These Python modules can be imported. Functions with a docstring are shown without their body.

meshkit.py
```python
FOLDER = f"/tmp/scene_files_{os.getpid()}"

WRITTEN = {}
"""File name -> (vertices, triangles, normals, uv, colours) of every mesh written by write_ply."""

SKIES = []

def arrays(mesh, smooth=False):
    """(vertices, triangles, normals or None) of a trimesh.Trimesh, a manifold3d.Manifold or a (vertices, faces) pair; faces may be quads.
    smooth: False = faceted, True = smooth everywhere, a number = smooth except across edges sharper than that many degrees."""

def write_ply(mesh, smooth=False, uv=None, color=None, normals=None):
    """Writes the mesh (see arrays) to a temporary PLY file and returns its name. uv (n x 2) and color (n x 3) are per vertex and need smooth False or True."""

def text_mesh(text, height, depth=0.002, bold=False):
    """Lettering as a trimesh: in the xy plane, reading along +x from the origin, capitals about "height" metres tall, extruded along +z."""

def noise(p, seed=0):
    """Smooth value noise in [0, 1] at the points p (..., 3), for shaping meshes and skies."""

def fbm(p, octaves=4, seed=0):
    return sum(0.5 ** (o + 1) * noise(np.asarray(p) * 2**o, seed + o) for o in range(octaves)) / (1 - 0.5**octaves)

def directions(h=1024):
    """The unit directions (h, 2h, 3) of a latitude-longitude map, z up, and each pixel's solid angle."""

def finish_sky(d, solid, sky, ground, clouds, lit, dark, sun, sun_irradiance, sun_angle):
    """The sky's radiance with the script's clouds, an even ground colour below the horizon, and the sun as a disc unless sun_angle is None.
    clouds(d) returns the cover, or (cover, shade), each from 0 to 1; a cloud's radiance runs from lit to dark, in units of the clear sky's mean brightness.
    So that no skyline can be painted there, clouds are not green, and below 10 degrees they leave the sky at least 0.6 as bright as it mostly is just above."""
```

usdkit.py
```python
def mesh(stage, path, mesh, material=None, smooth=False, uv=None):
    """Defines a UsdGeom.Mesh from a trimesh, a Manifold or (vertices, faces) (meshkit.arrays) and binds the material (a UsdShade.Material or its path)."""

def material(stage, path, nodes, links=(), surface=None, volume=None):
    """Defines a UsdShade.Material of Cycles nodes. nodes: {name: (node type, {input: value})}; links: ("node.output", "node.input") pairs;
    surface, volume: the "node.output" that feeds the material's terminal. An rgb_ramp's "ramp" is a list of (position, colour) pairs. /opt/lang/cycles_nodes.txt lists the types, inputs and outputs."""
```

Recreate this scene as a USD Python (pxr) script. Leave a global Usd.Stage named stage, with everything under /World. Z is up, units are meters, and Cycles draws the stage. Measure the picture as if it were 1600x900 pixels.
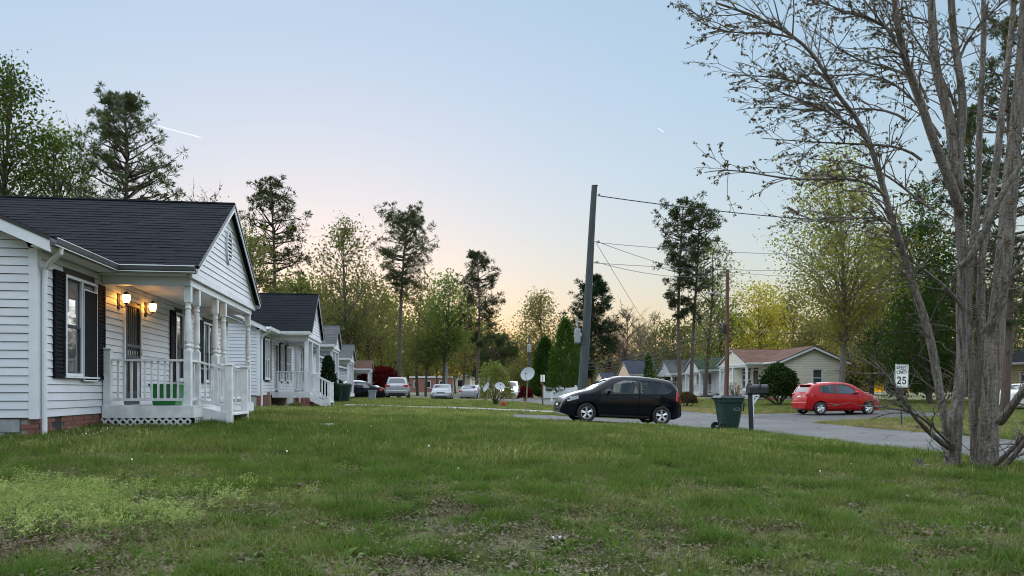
import math, random
import numpy as np, trimesh, shapely
import shapely.geometry as sg
import usdkit, meshkit
from pxr import Usd, UsdGeom, UsdLux, UsdShade, Gf, Sdf, Vt

stage = Usd.Stage.CreateInMemory()
UsdGeom.SetStageUpAxis(stage, 'Z')
stage.DefinePrim('/World', 'Xform')
stage.DefinePrim('/World/Looks', 'Scope')
RNG = np.random.default_rng(11)
random.seed(5)

# ---------------------------------------------------------------- camera (level, lens shifted up)
F, YH, HC = 1202.0, 612.0, 1.2            # focal length and horizon in photo pixels, eye height
cam = UsdGeom.Camera.Define(stage, '/World/camera')
cam.CreateHorizontalApertureAttr(36.0)
cam.CreateFocalLengthAttr(36.0 * F / 1600)
cam.CreateVerticalApertureOffsetAttr(36.0 * (YH - 450) / 1600)
cam.CreateFStopAttr(0.0)
cam.CreateClippingRangeAttr((0.05, 20000.0))
cam.AddTranslateOp().Set((0, 0, HC))
cam.AddRotateXOp().Set(90.0)
cam.CreateExposureAttr(EXPOSURE := 2.9)

# ---------------------------------------------------------------- dusk sky and an added overhead fill light
SUN_EL, SUN_AZ = math.radians(2.2), math.radians(-14.0)        # azimuth from +y towards +x
dome = UsdLux.DomeLight.Define(stage, '/World/sky')
dome.GetPrim().SetCustomDataByKey('kind', 'structure')
dome.CreateIntensityAttr(1.0)
def direction(px, py):
    v = np.array([(px - 800) / F, 1.0, (YH - py) / F])
    return v / np.linalg.norm(v)
def sky_material():
    """The sky after sunset, with two short condensation trails as thin streaks of cloud."""
    n = {'s': ('sky_texture', dict(sky_type='single_scattering', sun_disc=False, sun_elevation=SUN_EL, sun_rotation=SUN_AZ,
                                   altitude=100.0, air_density=1.75, aerosol_density=0.8, ozone_density=4.4)),
         'g': ('gamma', dict(gamma=0.43)), 'b': ('background_shader', dict(strength=0.11)),
         't': ('texture_coordinate', {})}
    l = [('s.color', 'g.color')]
    last = 'g.color'
    for k, (p0, p1, w, cover) in enumerate([((236, 194), (320, 216.5), 0.0010, 0.5), ((1027, 199.5), (1038, 207), 0.0010, 0.45)]):
        a, b = direction(*p0), direction(*p1)
        nn = np.cross(a, b); nn /= np.linalg.norm(nn)
        mid = (a + b) / 2; mid /= np.linalg.norm(mid)
        half = math.acos(float(a @ b)) / 2
        i = str(k)
        n['d' + i] = ('vector_math', dict(math_type='dot_product', vector2=tuple(nn)))
        n['a' + i] = ('math', dict(math_type='absolute'))
        n['w' + i] = ('map_range', dict(range_type='smoothstep', from_min=0.0, from_max=w, to_min=1.0, to_max=0.0))
        n['e' + i] = ('vector_math', dict(math_type='dot_product', vector2=tuple(mid)))
        n['r' + i] = ('map_range', dict(range_type='smoothstep', from_min=math.cos(half), from_max=math.cos(half * 0.7), to_min=0.0, to_max=cover))
        n['f' + i] = ('math', dict(math_type='multiply'))
        n['x' + i] = ('mix', dict(color2=(1.75, 1.7, 1.66)))
        l += [('t.generated', f'd{i}.vector1'), (f'd{i}.value', f'a{i}.value1'), (f'a{i}.value', f'w{i}.value'), ('t.generated', f'e{i}.vector1'),
              (f'e{i}.value', f'r{i}.value'), (f'w{i}.result', f'f{i}.value1'), (f'r{i}.result', f'f{i}.value2'), (f'f{i}.value', f'x{i}.fac'), (last, f'x{i}.color1')]
        last = f'x{i}.color'
    return usdkit.material(stage, '/World/Looks/sky', n, l + [(last, 'b.color')], surface='b.background')
UsdShade.MaterialBindingAPI.Apply(dome.GetPrim()).Bind(sky_material())
sun = UsdLux.DistantLight.Define(stage, '/World/sun')
sun.CreateNormalizeAttr(True)
sun.CreateIntensityAttr(0.22)
sun.CreateAngleAttr(150.0)                                   # very wide fill light, added overhead to brighten the ground
sun.CreateColorAttr((0.86, 0.93, 1.0))
sun.AddRotateZOp().Set(-math.degrees(SUN_AZ))
sun.AddRotateXOp().Set(-(90 - 72.0))

# ---------------------------------------------------------------- helpers: meshes, names, materials
class MB:
    """Collects boxes, tubes, prisms and loose faces; build() makes them ONE mesh."""
    def __init__(s): s.v, s.f, s.n = [], [], 0
    def add(s, v, f):
        v, f = np.asarray(v, float), np.asarray(f, int)
        if len(f) == 0: return s
        if f.shape[1] == 4: f = np.vstack([f[:, [0, 1, 2]], f[:, [0, 2, 3]]])
        s.v.append(v); s.f.append(f + s.n); s.n += len(v); return s
    def mesh(s, m): return s.add(np.array(m.vertices), np.array(m.faces))
    def hexa(s, p):          # 8 points: bottom ring 0-3 (counter-clockwise seen from above), top ring 4-7
        return s.add(p, [[0, 3, 2, 1], [4, 5, 6, 7], [0, 1, 5, 4], [1, 2, 6, 5], [2, 3, 7, 6], [3, 0, 4, 7]])
    def box(s, lo, hi):
        (a, b, c), (d, e, f) = lo, hi
        return s.hexa([(a, b, c), (d, b, c), (d, e, c), (a, e, c), (a, b, f), (d, b, f), (d, e, f), (a, e, f)])
    def cbox(s, c, size, rz=0.0, rx=0.0, ry=0.0, bevel=0.0):
        if bevel:
            import manifold3d as m3
            h = np.array(size) / 2 - bevel
            pts = np.array([(i, j, k) for i in (-1, 1) for j in (-1, 1) for k in (-1, 1)]) * h
            o = bevel * np.array([(1, 0, 0), (-1, 0, 0), (0, 1, 0), (0, -1, 0), (0, 0, 1), (0, 0, -1)])
            m = trimesh.convex.convex_hull((pts[:, None] + o[None]).reshape(-1, 3))
        else: m = trimesh.creation.box(size)
        R = trimesh.transformations.euler_matrix(rx, ry, rz)
        m.apply_transform(R); m.apply_translation(c); return s.mesh(m)
    def tube(s, pts, r, sides=6, caps=True):
        p = np.asarray(pts, float); n = len(p); r = np.broadcast_to(r, (n,))
        t = np.gradient(p, axis=0); t /= np.linalg.norm(t, axis=1, keepdims=True) + 1e-12
        a = np.cross(t, np.where(np.abs(t[:, 2:]) < 0.9, [0, 0, 1.0], [1.0, 0, 0])); a /= np.linalg.norm(a, axis=1, keepdims=True) + 1e-12
        for i in range(1, n):
            if a[i] @ a[i - 1] < 0: a[i] *= -1
            q = a[i - 1] - (a[i - 1] @ t[i]) * t[i]; a[i] = q / (np.linalg.norm(q) + 1e-12)
        b = np.cross(t, a); g = np.arange(sides) * 2 * np.pi / sides
        v = p[:, None] + r[:, None, None] * (np.cos(g)[None, :, None] * a[:, None] + np.sin(g)[None, :, None] * b[:, None])
        i, j = np.meshgrid(np.arange(n - 1), np.arange(sides), indexing='ij')
        q = np.stack([i * sides + j, i * sides + (j + 1) % sides, (i + 1) * sides + (j + 1) % sides, (i + 1) * sides + j], -1).reshape(-1, 4)
        f = np.vstack([q[:, [0, 1, 2]], q[:, [0, 2, 3]]])
        if caps:
            k = np.arange(1, sides - 1)
            f = np.vstack([f, np.stack([0 * k, k + 1, k], 1), (n - 1) * sides + np.stack([0 * k, k, k + 1], 1)])
        return s.add(v.reshape(-1, 3), f)
    def prism(s, poly, h0, h1, axis='z'):     # a polygon (list of 2-d points or shapely) extruded between two heights along an axis
        g = poly if hasattr(poly, 'exterior') else sg.Polygon(poly)
        if not g.is_valid: g = g.buffer(0)
        for q in getattr(g, 'geoms', [g]):
            if q.is_empty or q.area < 1e-7: continue
            m = trimesh.creation.extrude_polygon(q, h1 - h0, engine='earcut'); v = np.array(m.vertices); v[:, 2] += h0
            f = np.array(m.faces)
            if axis == 'y': v = v[:, [0, 2, 1]]; f = f[:, ::-1]
            if axis == 'x': v = v[:, [2, 0, 1]]
            s.add(v, f)
        return s
    def lathe(s, prof, c=(0, 0, 0), sides=16):   # profile of (radius, z) pairs from bottom to top
        m = trimesh.creation.revolve(np.asarray(prof, float), sections=sides)
        m.apply_translation(c); return s.mesh(m)
    def cyl(s, c, r, h, axis='z', sides=16):
        e = {'x': (1, 0, 0), 'y': (0, 1, 0), 'z': (0, 0, 1)}[axis]
        c = np.array(c, float); e = np.array(e) * h / 2
        return s.tube([c - e, c + e], r, sides)
    def arrays(s): return np.vstack(s.v), np.vstack(s.f)

taken = {}
def numbered(parent, name):
    k = (parent, name); taken[k] = n = taken.get(k, -1) + 1
    return name if n == 0 else f'{name}_{n:03d}'
M = {}
def path_of(parent): return '/World' if parent is None else str((parent.GetPrim() if hasattr(parent, 'GetPrim') else parent).GetPath())
def obj(name, mesh, mat, parent=None, smooth=False, post=None):
    v, f = mesh.arrays() if isinstance(mesh, MB) else (np.array(mesh.vertices), np.array(mesh.faces)) if hasattr(mesh, 'vertices') else mesh
    if post is not None: v, f = post(np.asarray(v), np.asarray(f))
    base = path_of(parent)
    return usdkit.mesh(stage, f'{base}/{numbered(base, name)}', (v, f), M[mat] if isinstance(mat, str) else mat, smooth=smooth).GetPrim()
def tag(p, label=None, cat=None, group=None, kind=None):
    p = p.GetPrim() if hasattr(p, 'GetPrim') else p
    for k, v in (('label', label), ('category', cat), ('group', group), ('kind', kind)):
        if v: p.SetCustomDataByKey(k, v)
    return p
def thing(name, label, cat, loc=(0, 0, 0), rz=0.0, group=None, kind=None):
    x = UsdGeom.Xform.Define(stage, '/World/' + numbered('/World', name))
    x.AddTranslateOp().Set(Gf.Vec3d(*map(float, loc)))
    if rz: x.AddRotateZOp().Set(math.degrees(rz))
    return tag(x.GetPrim(), label, cat, group, kind)
def part(name, parent, post=None):        # a part that is only a holder of sub-parts
    base = path_of(parent)
    return UsdGeom.Xform.Define(stage, f'{base}/{numbered(base, name)}').GetPrim()
def copy_of(src, name, label, loc, rz=0.0, scale=None, group=None, cat=None):
    was = src.GetCustomData()
    x = UsdGeom.Xform.Define(stage, '/World/' + numbered('/World', name))
    x.GetPrim().GetReferences().AddInternalReference(src.GetPath())
    x.ClearXformOpOrder()
    x.AddTranslateOp(opSuffix='own').Set(Gf.Vec3d(*map(float, loc)))
    x.AddRotateZOp(opSuffix='own').Set(math.degrees(rz))
    if scale is not None: x.AddScaleOp(opSuffix='own').Set(Gf.Vec3f(*map(float, np.broadcast_to(scale, 3))))
    x.GetPrim().SetInstanceable(True)
    return tag(x.GetPrim(), label, cat or was.get('category'), group or was.get('group'))

def mat(name, color, rough=0.6, noise=None, spec=0.5, metallic=0.0, bump=None, coat=0.0, emit=None, island=None):
    """noise: (scale, amount, [stretch]) darkens and lightens the colour; bump: (scale, distance); island: spread of tone between loose pieces."""
    n = {'p': ('principled_bsdf', dict(base_color=color, roughness=rough, specular_ior_level=spec, metallic=metallic, coat_weight=coat))}
    l = []
    c = None
    if noise or bump: n['g'] = ('texture_coordinate', {})
    if noise:
        sc, am = noise[:2]; st = noise[2] if len(noise) > 2 else (1, 1, 1)
        n['m'] = ('mapping', dict(scale=st)); n['n'] = ('noise_texture', dict(scale=sc, detail=6, roughness=0.6))
        lo, hi = tuple(x * (1 - am) for x in color), tuple(min(1, x * (1 + am)) for x in color)
        n['r'] = ('rgb_ramp', dict(ramp=[(0.3, lo), (0.7, hi)]))
        l += [('g.object', 'm.vector'), ('m.vector', 'n.vector'), ('n.fac', 'r.fac')]; c = 'r.color'
    if island:
        n['i'] = ('geometry', {}); n['ir'] = ('map_range', dict(to_min=1 - island, to_max=1 + island)); n['h'] = ('hsv', dict(color=color))
        l += [('i.random_per_island', 'ir.value'), ('ir.result', 'h.value')] + ([(c, 'h.color')] if c else []); c = 'h.color'
    if c: l.append((c, 'p.base_color'))
    if bump:
        n['bn'] = ('noise_texture', dict(scale=bump[0], detail=5, roughness=0.65)); n['bu'] = ('bump', dict(distance=bump[1], strength=1.0))
        l += [('g.object', 'bn.vector'), ('bn.fac', 'bu.height'), ('bu.normal', 'p.normal')]
    if emit: n['p'][1].update(emission_color=emit[0], emission_strength=emit[1])
    M[name] = usdkit.material(stage, '/World/Looks/' + name, n, l, surface='p.BSDF')
    return M[name]
def leaf(name, color, tone=0.35, trans=0.45, hue=0.02, color2=None):
    """Leaves: tone varies leaf by leaf and clump by clump; light passes through."""
    n = {'i': ('geometry', {}), 'o': ('noise_texture', dict(scale=0.35, detail=2)), 'ir': ('map_range', dict(to_min=1 - tone, to_max=1 + tone)), 'oi': ('object_info', {}), 'om': ('map_range', dict(to_min=0.68, to_max=1.34)), 'ot': ('math', dict(math_type='multiply')),
         'r': ('rgb_ramp', dict(ramp=[(0.35, color), (0.65, color2 or color)])), 'h': ('hsv', {}),
         'd': ('diffuse_bsdf', {}), 't': ('translucent_bsdf', {}), 'x': ('mix_closure', dict(fac=trans)), 'm': ('mix_color', dict(blend_type='multiply', fac=1.0, b=(1.5, 1.6, 0.8)))}
    l = [('i.random_per_island', 'ir.value'), ('oi.random', 'om.value'), ('om.result', 'ot.value1'), ('ir.result', 'ot.value2'), ('ot.value', 'h.value'), ('i.position', 'o.vector'), ('o.fac', 'r.fac'), ('r.color', 'h.color'),
         ('h.color', 'd.color'), ('h.color', 'm.a'), ('m.result', 't.color'), ('d.BSDF', 'x.closure1'), ('t.BSDF', 'x.closure2')]
    M[name] = usdkit.material(stage, '/World/Looks/' + name, n, l, surface='x.closure'); return M[name]
def pane(name, tint=(0.85, 0.9, 0.92), rough=0.03, mirror=1.0):
    n = {'f': ('fresnel', dict(IOR=1.52)), 't': ('transparent_bsdf', dict(color=tint)), 'g': ('glossy_bsdf', dict(color=(1, 1, 1), roughness=rough)),
         'k': ('math', dict(math_type='multiply', value2=mirror, use_clamp=True)), 'x': ('mix_closure', {})}
    M[name] = usdkit.material(stage, '/World/Looks/' + name, n, [('f.fac', 'k.value1'), ('k.value', 'x.fac'), ('t.BSDF', 'x.closure1'), ('g.BSDF', 'x.closure2')], surface='x.closure')

def P(px, py, Y):                          # the point at depth Y that the photograph shows at a pixel
    return np.array([(px - 800) * Y / F, Y, HC + (YH - py) * Y / F])
# street frame: t along the street (away), u across it from the first house's front wall towards the road
DV, PV, O1 = np.array([-0.132, 0.9912]), np.array([0.9912, 0.132]), np.array([-7.15, 11.56])
def tu(x, y): dx, dy = x - O1[0], y - O1[1]; return dx * DV[0] + dy * DV[1], dx * PV[0] + dy * PV[1]
def xy(t, u): return O1[0] + t * DV[0] + u * PV[0], O1[1] + t * DV[1] + u * PV[1]
def bend(t): return -0.0135 * np.maximum(t - 34, 0) ** 1.6       # the road drifts left beyond the second pole
def gz(x, y):
    x, y = np.asarray(x, float), np.asarray(y, float)
    t, u = tu(x, y)
    house = np.interp(t, [-40, -14, -6, 0, 3.5, 18, 30, 60, 90, 400], [0.0, 0.08, 0.26, 0.45, 0.58, 0.56, 0.62, 0.72, 0.9, 1.2])
    road = np.interp(t, [-40, 10, 30, 60, 90, 400], [-0.05, 0.0, 0.12, 0.5, 0.7, 1.1])
    w = u - bend(t)
    k = np.clip(w / 15.0, 0, 1); left = house + (road - house) * k ** 1.5
    k2 = np.clip((w - 20.6) / 9.0, 0, 1); right = road + np.interp(t, [0, 20, 34, 60], [0.05, 0.06, 0.22, 0.2]) * k2 * k2 * (3 - 2 * k2)
    z = np.where(w < 15.0, left, np.where(w > 20.6, right, road))
    lump = (meshkit.fbm(np.stack([x * 0.7, y * 0.7, 0 * x], -1), 3, 4) - 0.5) * 0.07
    edge = np.clip(np.minimum(np.abs(w - 17.9) - 2.7, 3) / 1.2, 0, 1)
    return z + lump * edge
def on(x, y): return np.array([x, y, float(gz(x, y))])

# ---------------------------------------------------------------- materials
mat('white_vinyl', (0.535, 0.555, 0.59), 0.5, noise=(1.6, 0.10, (0.5, 0.5, 2)), island=0.025)
mat('white_trim', (0.575, 0.595, 0.625), 0.5, noise=(2.5, 0.08))
mat('worn_white', (0.56, 0.57, 0.575), 0.65, noise=(5, 0.17), bump=(40, 0.001))
mat('cream_vinyl', (0.58, 0.55, 0.465), 0.5, noise=(1.5, 0.06), island=0.03)
mat('peach_wall', (0.66, 0.46, 0.33), 0.7, noise=(2, 0.08))
mat('soffit', (0.62, 0.62, 0.60), 0.6, noise=(2, 0.05))
mat('backing', (0.06, 0.06, 0.06), 0.9)  # wall core colour, paints the shade lines between siding boards
mat('gutter_metal', (0.70, 0.71, 0.72), 0.35, noise=(3, 0.10))
mat('gutter_dark', (0.07, 0.072, 0.078), 0.5, noise=(3, 0.12))  # first gutter: its shading and dirt both put into the colour
mat('shingle_slate', (0.017, 0.020, 0.027), 0.9, spec=0.12, noise=(1.3, 0.20), island=0.5, bump=(220, 0.002))
mat('shingle_navy', (0.050, 0.055, 0.075), 0.9, spec=0.12, noise=(1.3, 0.2), island=0.25)
mat('shingle_grey', (0.11, 0.11, 0.115), 0.9, spec=0.12, noise=(1.3, 0.2), island=0.3)
mat('shingle_brown', (0.155, 0.085, 0.062), 0.9, spec=0.12, noise=(1.5, 0.2), island=0.22)
mat('shingle_green', (0.045, 0.075, 0.055), 0.9, spec=0.12, noise=(1.5, 0.2), island=0.25)
mat('black_shutter', (0.006, 0.0065, 0.010), 0.75, spec=0.1)
mat('seam_black', (0.001, 0.001, 0.001), 0.9, spec=0.05)
mat('black_iron', (0.014, 0.014, 0.016), 0.5)
mat('dark_room', (0.016, 0.018, 0.022), 0.8)
mat('curtain', (0.045, 0.05, 0.055), 0.9, noise=(14, 0.5, (6, 6, 0.3)))
mat('brick_red', (0.17, 0.062, 0.048), 0.85, noise=(9, 0.25), island=0.0, bump=(60, 0.003))
mat('brick_dark', (0.115, 0.05, 0.045), 0.85, noise=(9, 0.25), bump=(60, 0.003))
mat('brick_pale', (0.21, 0.095, 0.07), 0.85, noise=(9, 0.25), bump=(60, 0.003))
mat('mortar', (0.33, 0.31, 0.29), 0.95, noise=(12, 0.2))
mat('concrete', (0.21, 0.205, 0.195), 0.9, noise=(3, 0.18), bump=(90, 0.002))
mat('cinder', (0.22, 0.23, 0.24), 0.9, noise=(5, 0.25), bump=(50, 0.004))
mat('green_plastic', (0.010, 0.16, 0.035), 0.45)
mat('bin_green', (0.008, 0.034, 0.026), 0.5, noise=(6, 0.2))
mat('bin_lid', (0.006, 0.012, 0.012), 0.5)
mat('black_rubber', (0.010, 0.010, 0.010), 0.8)
mat('black_plastic', (0.013, 0.013, 0.014), 0.55)
mat('grey_plastic', (0.20, 0.21, 0.24), 0.6)
mat('galvanised', (0.42, 0.43, 0.44), 0.45, metallic=0.6, noise=(6, 0.15))
mat('dish_grey', (0.26, 0.27, 0.285), 0.5, noise=(3, 0.1))
mat('pole_grey', (0.050, 0.060, 0.063), 0.9, noise=(3, 0.35, (6, 6, 0.4)), bump=(25, 0.01))
mat('pole_brown', (0.115, 0.062, 0.045), 0.9, noise=(3, 0.35, (6, 6, 0.4)), bump=(25, 0.01))
mat('wood_post', (0.10, 0.065, 0.045), 0.85, noise=(5, 0.3, (5, 5, 0.5)))
mat('weathered_wood', (0.23, 0.155, 0.10), 0.85, noise=(5, 0.3, (5, 5, 0.5)))
mat('cable', (0.03, 0.03, 0.034), 0.6)
mat('sign_white', (0.78, 0.79, 0.79), 0.4, noise=(5, 0.05))
mat('sign_black', (0.012, 0.012, 0.012), 0.5)
mat('sign_pole', (0.13, 0.14, 0.14), 0.5, metallic=0.5)
mat('red_paint', (0.32, 0.022, 0.018), 0.55, noise=(2, 0.2))
mat('paper', (0.42, 0.42, 0.38), 0.8)
mat('amber_glass', (0.9, 0.55, 0.2), 0.3, emit=((1.0, 0.50, 0.12), 7.5))
mat('lamp_bulb', (1, 0.9, 0.7), 0.3, emit=((1.0, 0.72, 0.36), 42.0))
mat('headlamp_on', (1, 1, 1), 0.2, emit=((1.0, 0.96, 0.88), 9.0))
pane('window_pane', mirror=0.38)
pane('car_glass', (0.62, 0.68, 0.68), 0.01, 1.5)

def ground_material():
    n = {'g': ('geometry', {}), 'a': ('noise_texture', dict(scale=0.42, detail=5, roughness=0.62)), 'b': ('noise_texture', dict(scale=7.0, detail=6, roughness=0.7)),
         'c': ('noise_texture', dict(scale=55.0, detail=3)), 'd': ('rgb_ramp', dict(ramp=[(0.30, (0.080, 0.098, 0.035)), (0.46, (0.115, 0.115, 0.052)), (0.58, (0.185, 0.155, 0.100)), (0.72, (0.245, 0.195, 0.140))])),
         's': ('math', dict(math_type='multiply_add', value2=0.55)), 'k': ('rgb_ramp', dict(ramp=[(0.3, (0.5, 0.5, 0.5)), (0.7, (1.4, 1.4, 1.4))])),
         'm': ('mix_color', dict(blend_type='multiply', fac=1.0, use_clamp=False)), 'u': ('bump', dict(distance=0.05)), 'w': ('bump', dict(distance=0.008)),
         'p': ('principled_bsdf', dict(roughness=0.95, specular_ior_level=0.15))}
    l = [('g.position', 'a.vector'), ('g.position', 'b.vector'), ('g.position', 'c.vector'), ('b.fac', 's.value1'), ('a.fac', 's.value3'), ('s.value', 'sx.value1'), ('sx.value', 'd.fac'),
         ('c.fac', 'k.fac'), ('d.color', 'm.a'), ('k.color', 'm.b'), ('m.result', 'p.base_color'), ('b.fac', 'u.height'), ('c.fac', 'w.height'), ('u.normal', 'w.normal'), ('w.normal', 'p.normal')]
    n['sx'] = ('math', dict(math_type='multiply', value2=0.645))
    M['lawn'] = usdkit.material(stage, '/World/Looks/lawn', n, l, surface='p.BSDF')
ground_material()
def asphalt(name, base, sd):
    n = {'g': ('geometry', {}), 'o': ('mapping', dict(location=(sd, sd, 0))), 'a': ('noise_texture', dict(scale=0.35, detail=6, roughness=0.65)), 'b': ('noise_texture', dict(scale=60, detail=3)),
         'v': ('voronoi_texture', dict(feature='distance_to_edge', scale=0.45)), 'vn': ('noise_texture', dict(scale=1.5, detail=5)), 'va': ('mix_vector', dict(fac=0.25)),
         'r': ('rgb_ramp', dict(ramp=[(0.3, tuple(x * 0.55 for x in base)), (0.7, tuple(x * 1.28 for x in base))])), 'k': ('rgb_ramp', dict(ramp=[(0.3, (0.8,) * 3), (0.75, (1.25,) * 3)])),
         'c': ('rgb_ramp', dict(ramp=[(0.0, (0.25,) * 3), (0.018, (1.0,) * 3)])), 'm': ('mix_color', dict(blend_type='multiply', fac=1.0, use_clamp=False)), 'mm': ('mix_color', dict(blend_type='multiply', fac=0.8, use_clamp=False)),
         'w': ('bump', dict(distance=0.006)), 'p': ('principled_bsdf', dict(roughness=0.82, specular_ior_level=0.35))}
    l = [('g.position', 'o.vector'), ('o.vector', 'a.vector'), ('o.vector', 'b.vector'), ('o.vector', 'vn.vector'), ('o.vector', 'va.a'), ('vn.color', 'va.b'), ('va.result', 'v.vector'), ('a.fac', 'r.fac'), ('b.fac', 'k.fac'),
         ('v.distance', 'c.fac'), ('r.color', 'm.a'), ('k.color', 'm.b'), ('m.result', 'mm.a'), ('c.color', 'mm.b'), ('mm.result', 'p.base_color'), ('b.fac', 'w.height'), ('w.normal', 'p.normal')]
    M[name] = usdkit.material(stage, '/World/Looks/' + name, n, l, surface='p.BSDF')
asphalt('asphalt', (0.088, 0.084, 0.082), 0); asphalt('asphalt_old', (0.074, 0.071, 0.068), 9)

# ---------------------------------------------------------------- ground, road, drives
def sheet(ts, us, lift, curved=True):
    T, U = np.meshgrid(ts, us, indexing='ij')
    X, Y = xy(T, U + (bend(T) if curved else 0))
    Z = gz(X, Y) + lift
    n, m = T.shape; i, j = np.meshgrid(np.arange(n - 1), np.arange(m - 1), indexing='ij')
    q = np.stack([i * m + j, i * m + j + 1, (i + 1) * m + j + 1, (i + 1) * m + j], -1).reshape(-1, 4)
    b = MB().add(np.stack([X, Y, Z], -1).reshape(-1, 3), q); v, f = b.arrays()
    nz = np.cross(v[f[0, 1]] - v[f[0, 0]], v[f[0, 2]] - v[f[0, 0]])[2]
    return (v, f if nz > 0 else f[:, ::-1])
ts = np.concatenate([np.arange(-60, -14, 4), np.arange(-14, 14, 0.28), np.arange(14, 40, 0.9), np.arange(40, 130, 4), np.arange(130, 900, 40)])
us = np.concatenate([np.arange(-420, -20, 25), np.arange(-20, -4, 1.2), np.arange(-4, 15, 0.33), np.arange(15, 32, 0.7), np.arange(32, 60, 3), np.arange(60, 560, 25)])
tag(obj('ground', sheet(ts, us, 0.0, False), 'lawn', smooth=True), kind='structure')
rt = np.concatenate([np.arange(-40, 60, 1.0), np.arange(60, 150, 4)])
ru = np.linspace(15.2, 20.5, 9)
def ragged(ts, us, lift, w=0.12, curved=True):       # a sheet with uneven long edges
    v, f = sheet(ts, us, lift, curved); m = len(us); v = v.reshape(len(ts), m, 3)
    for side, k in ((0, -1), (m - 1, 1)):
        off = (meshkit.fbm(np.stack([ts * 0.8, 0 * ts + side, 0 * ts], -1), 4, 3) - 0.5) * 2 * w * k
        v[:, side, 0] += off * PV[0]; v[:, side, 1] += off * PV[1]
    return v.reshape(-1, 3), f
tag(obj('road', ragged(rt, ru, 0.012, 0.16), 'asphalt', smooth=True), kind='structure')
# the flared asphalt apron that the black hatchback stands on
tag(obj('driveway', ragged(np.arange(9.6, 18.2, 0.4), np.linspace(8.9, 15.4, 14), 0.016, 0.25, False), 'asphalt_old', smooth=True), kind='structure')
# the drive across the street with the red hatchback
def quad_sheet(c, n, lift):                 # four (t, u) corners, near-left, near-right, far-right, far-left
    c = np.array(c, float); a, b = np.meshgrid(np.linspace(0, 1, n), np.linspace(0, 1, n), indexing='ij')
    wob = (meshkit.fbm(np.stack([a * 6, b * 6, 0 * a + 3], -1), 3, 8) - .5) * .5
    T = (c[0, 0] * (1 - a) + c[3, 0] * a) * (1 - b) + (c[1, 0] * (1 - a) + c[2, 0] * a) * b + wob
    U = (c[0, 1] * (1 - a) + c[3, 1] * a) * (1 - b) + (c[1, 1] * (1 - a) + c[2, 1] * a) * b
    X, Y = xy(T, U); Z = gz(X, Y) + lift; i, j = np.meshgrid(np.arange(n - 1), np.arange(n - 1), indexing='ij')
    return np.stack([X, Y, Z], -1).reshape(-1, 3), np.vstack([np.stack([i * n + j, i * n + j + 1, (i + 1) * n + j + 1], -1).reshape(-1, 3), np.stack([i * n + j, (i + 1) * n + j + 1, (i + 1) * n + j], -1).reshape(-1, 3)])[:, ::-1]
tag(obj('driveway', quad_sheet([(14.6, 20.3), (19.6, 31), (25.4, 31), (22.6, 20.3)], 18, 0.016), 'asphalt_old', smooth=True), kind='structure')
# concrete drive behind the first lawn
tag(obj('driveway', ragged(np.arange(22.0, 25.2, 0.4), np.linspace(2.6, 15.3, 16), 0.05, 0.05, False), 'concrete', smooth=True), kind='structure')
mat('lamp_globe', (1, .75, .4), 0.3, emit=((1.0, 0.42, 0.07), 3.6))

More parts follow.
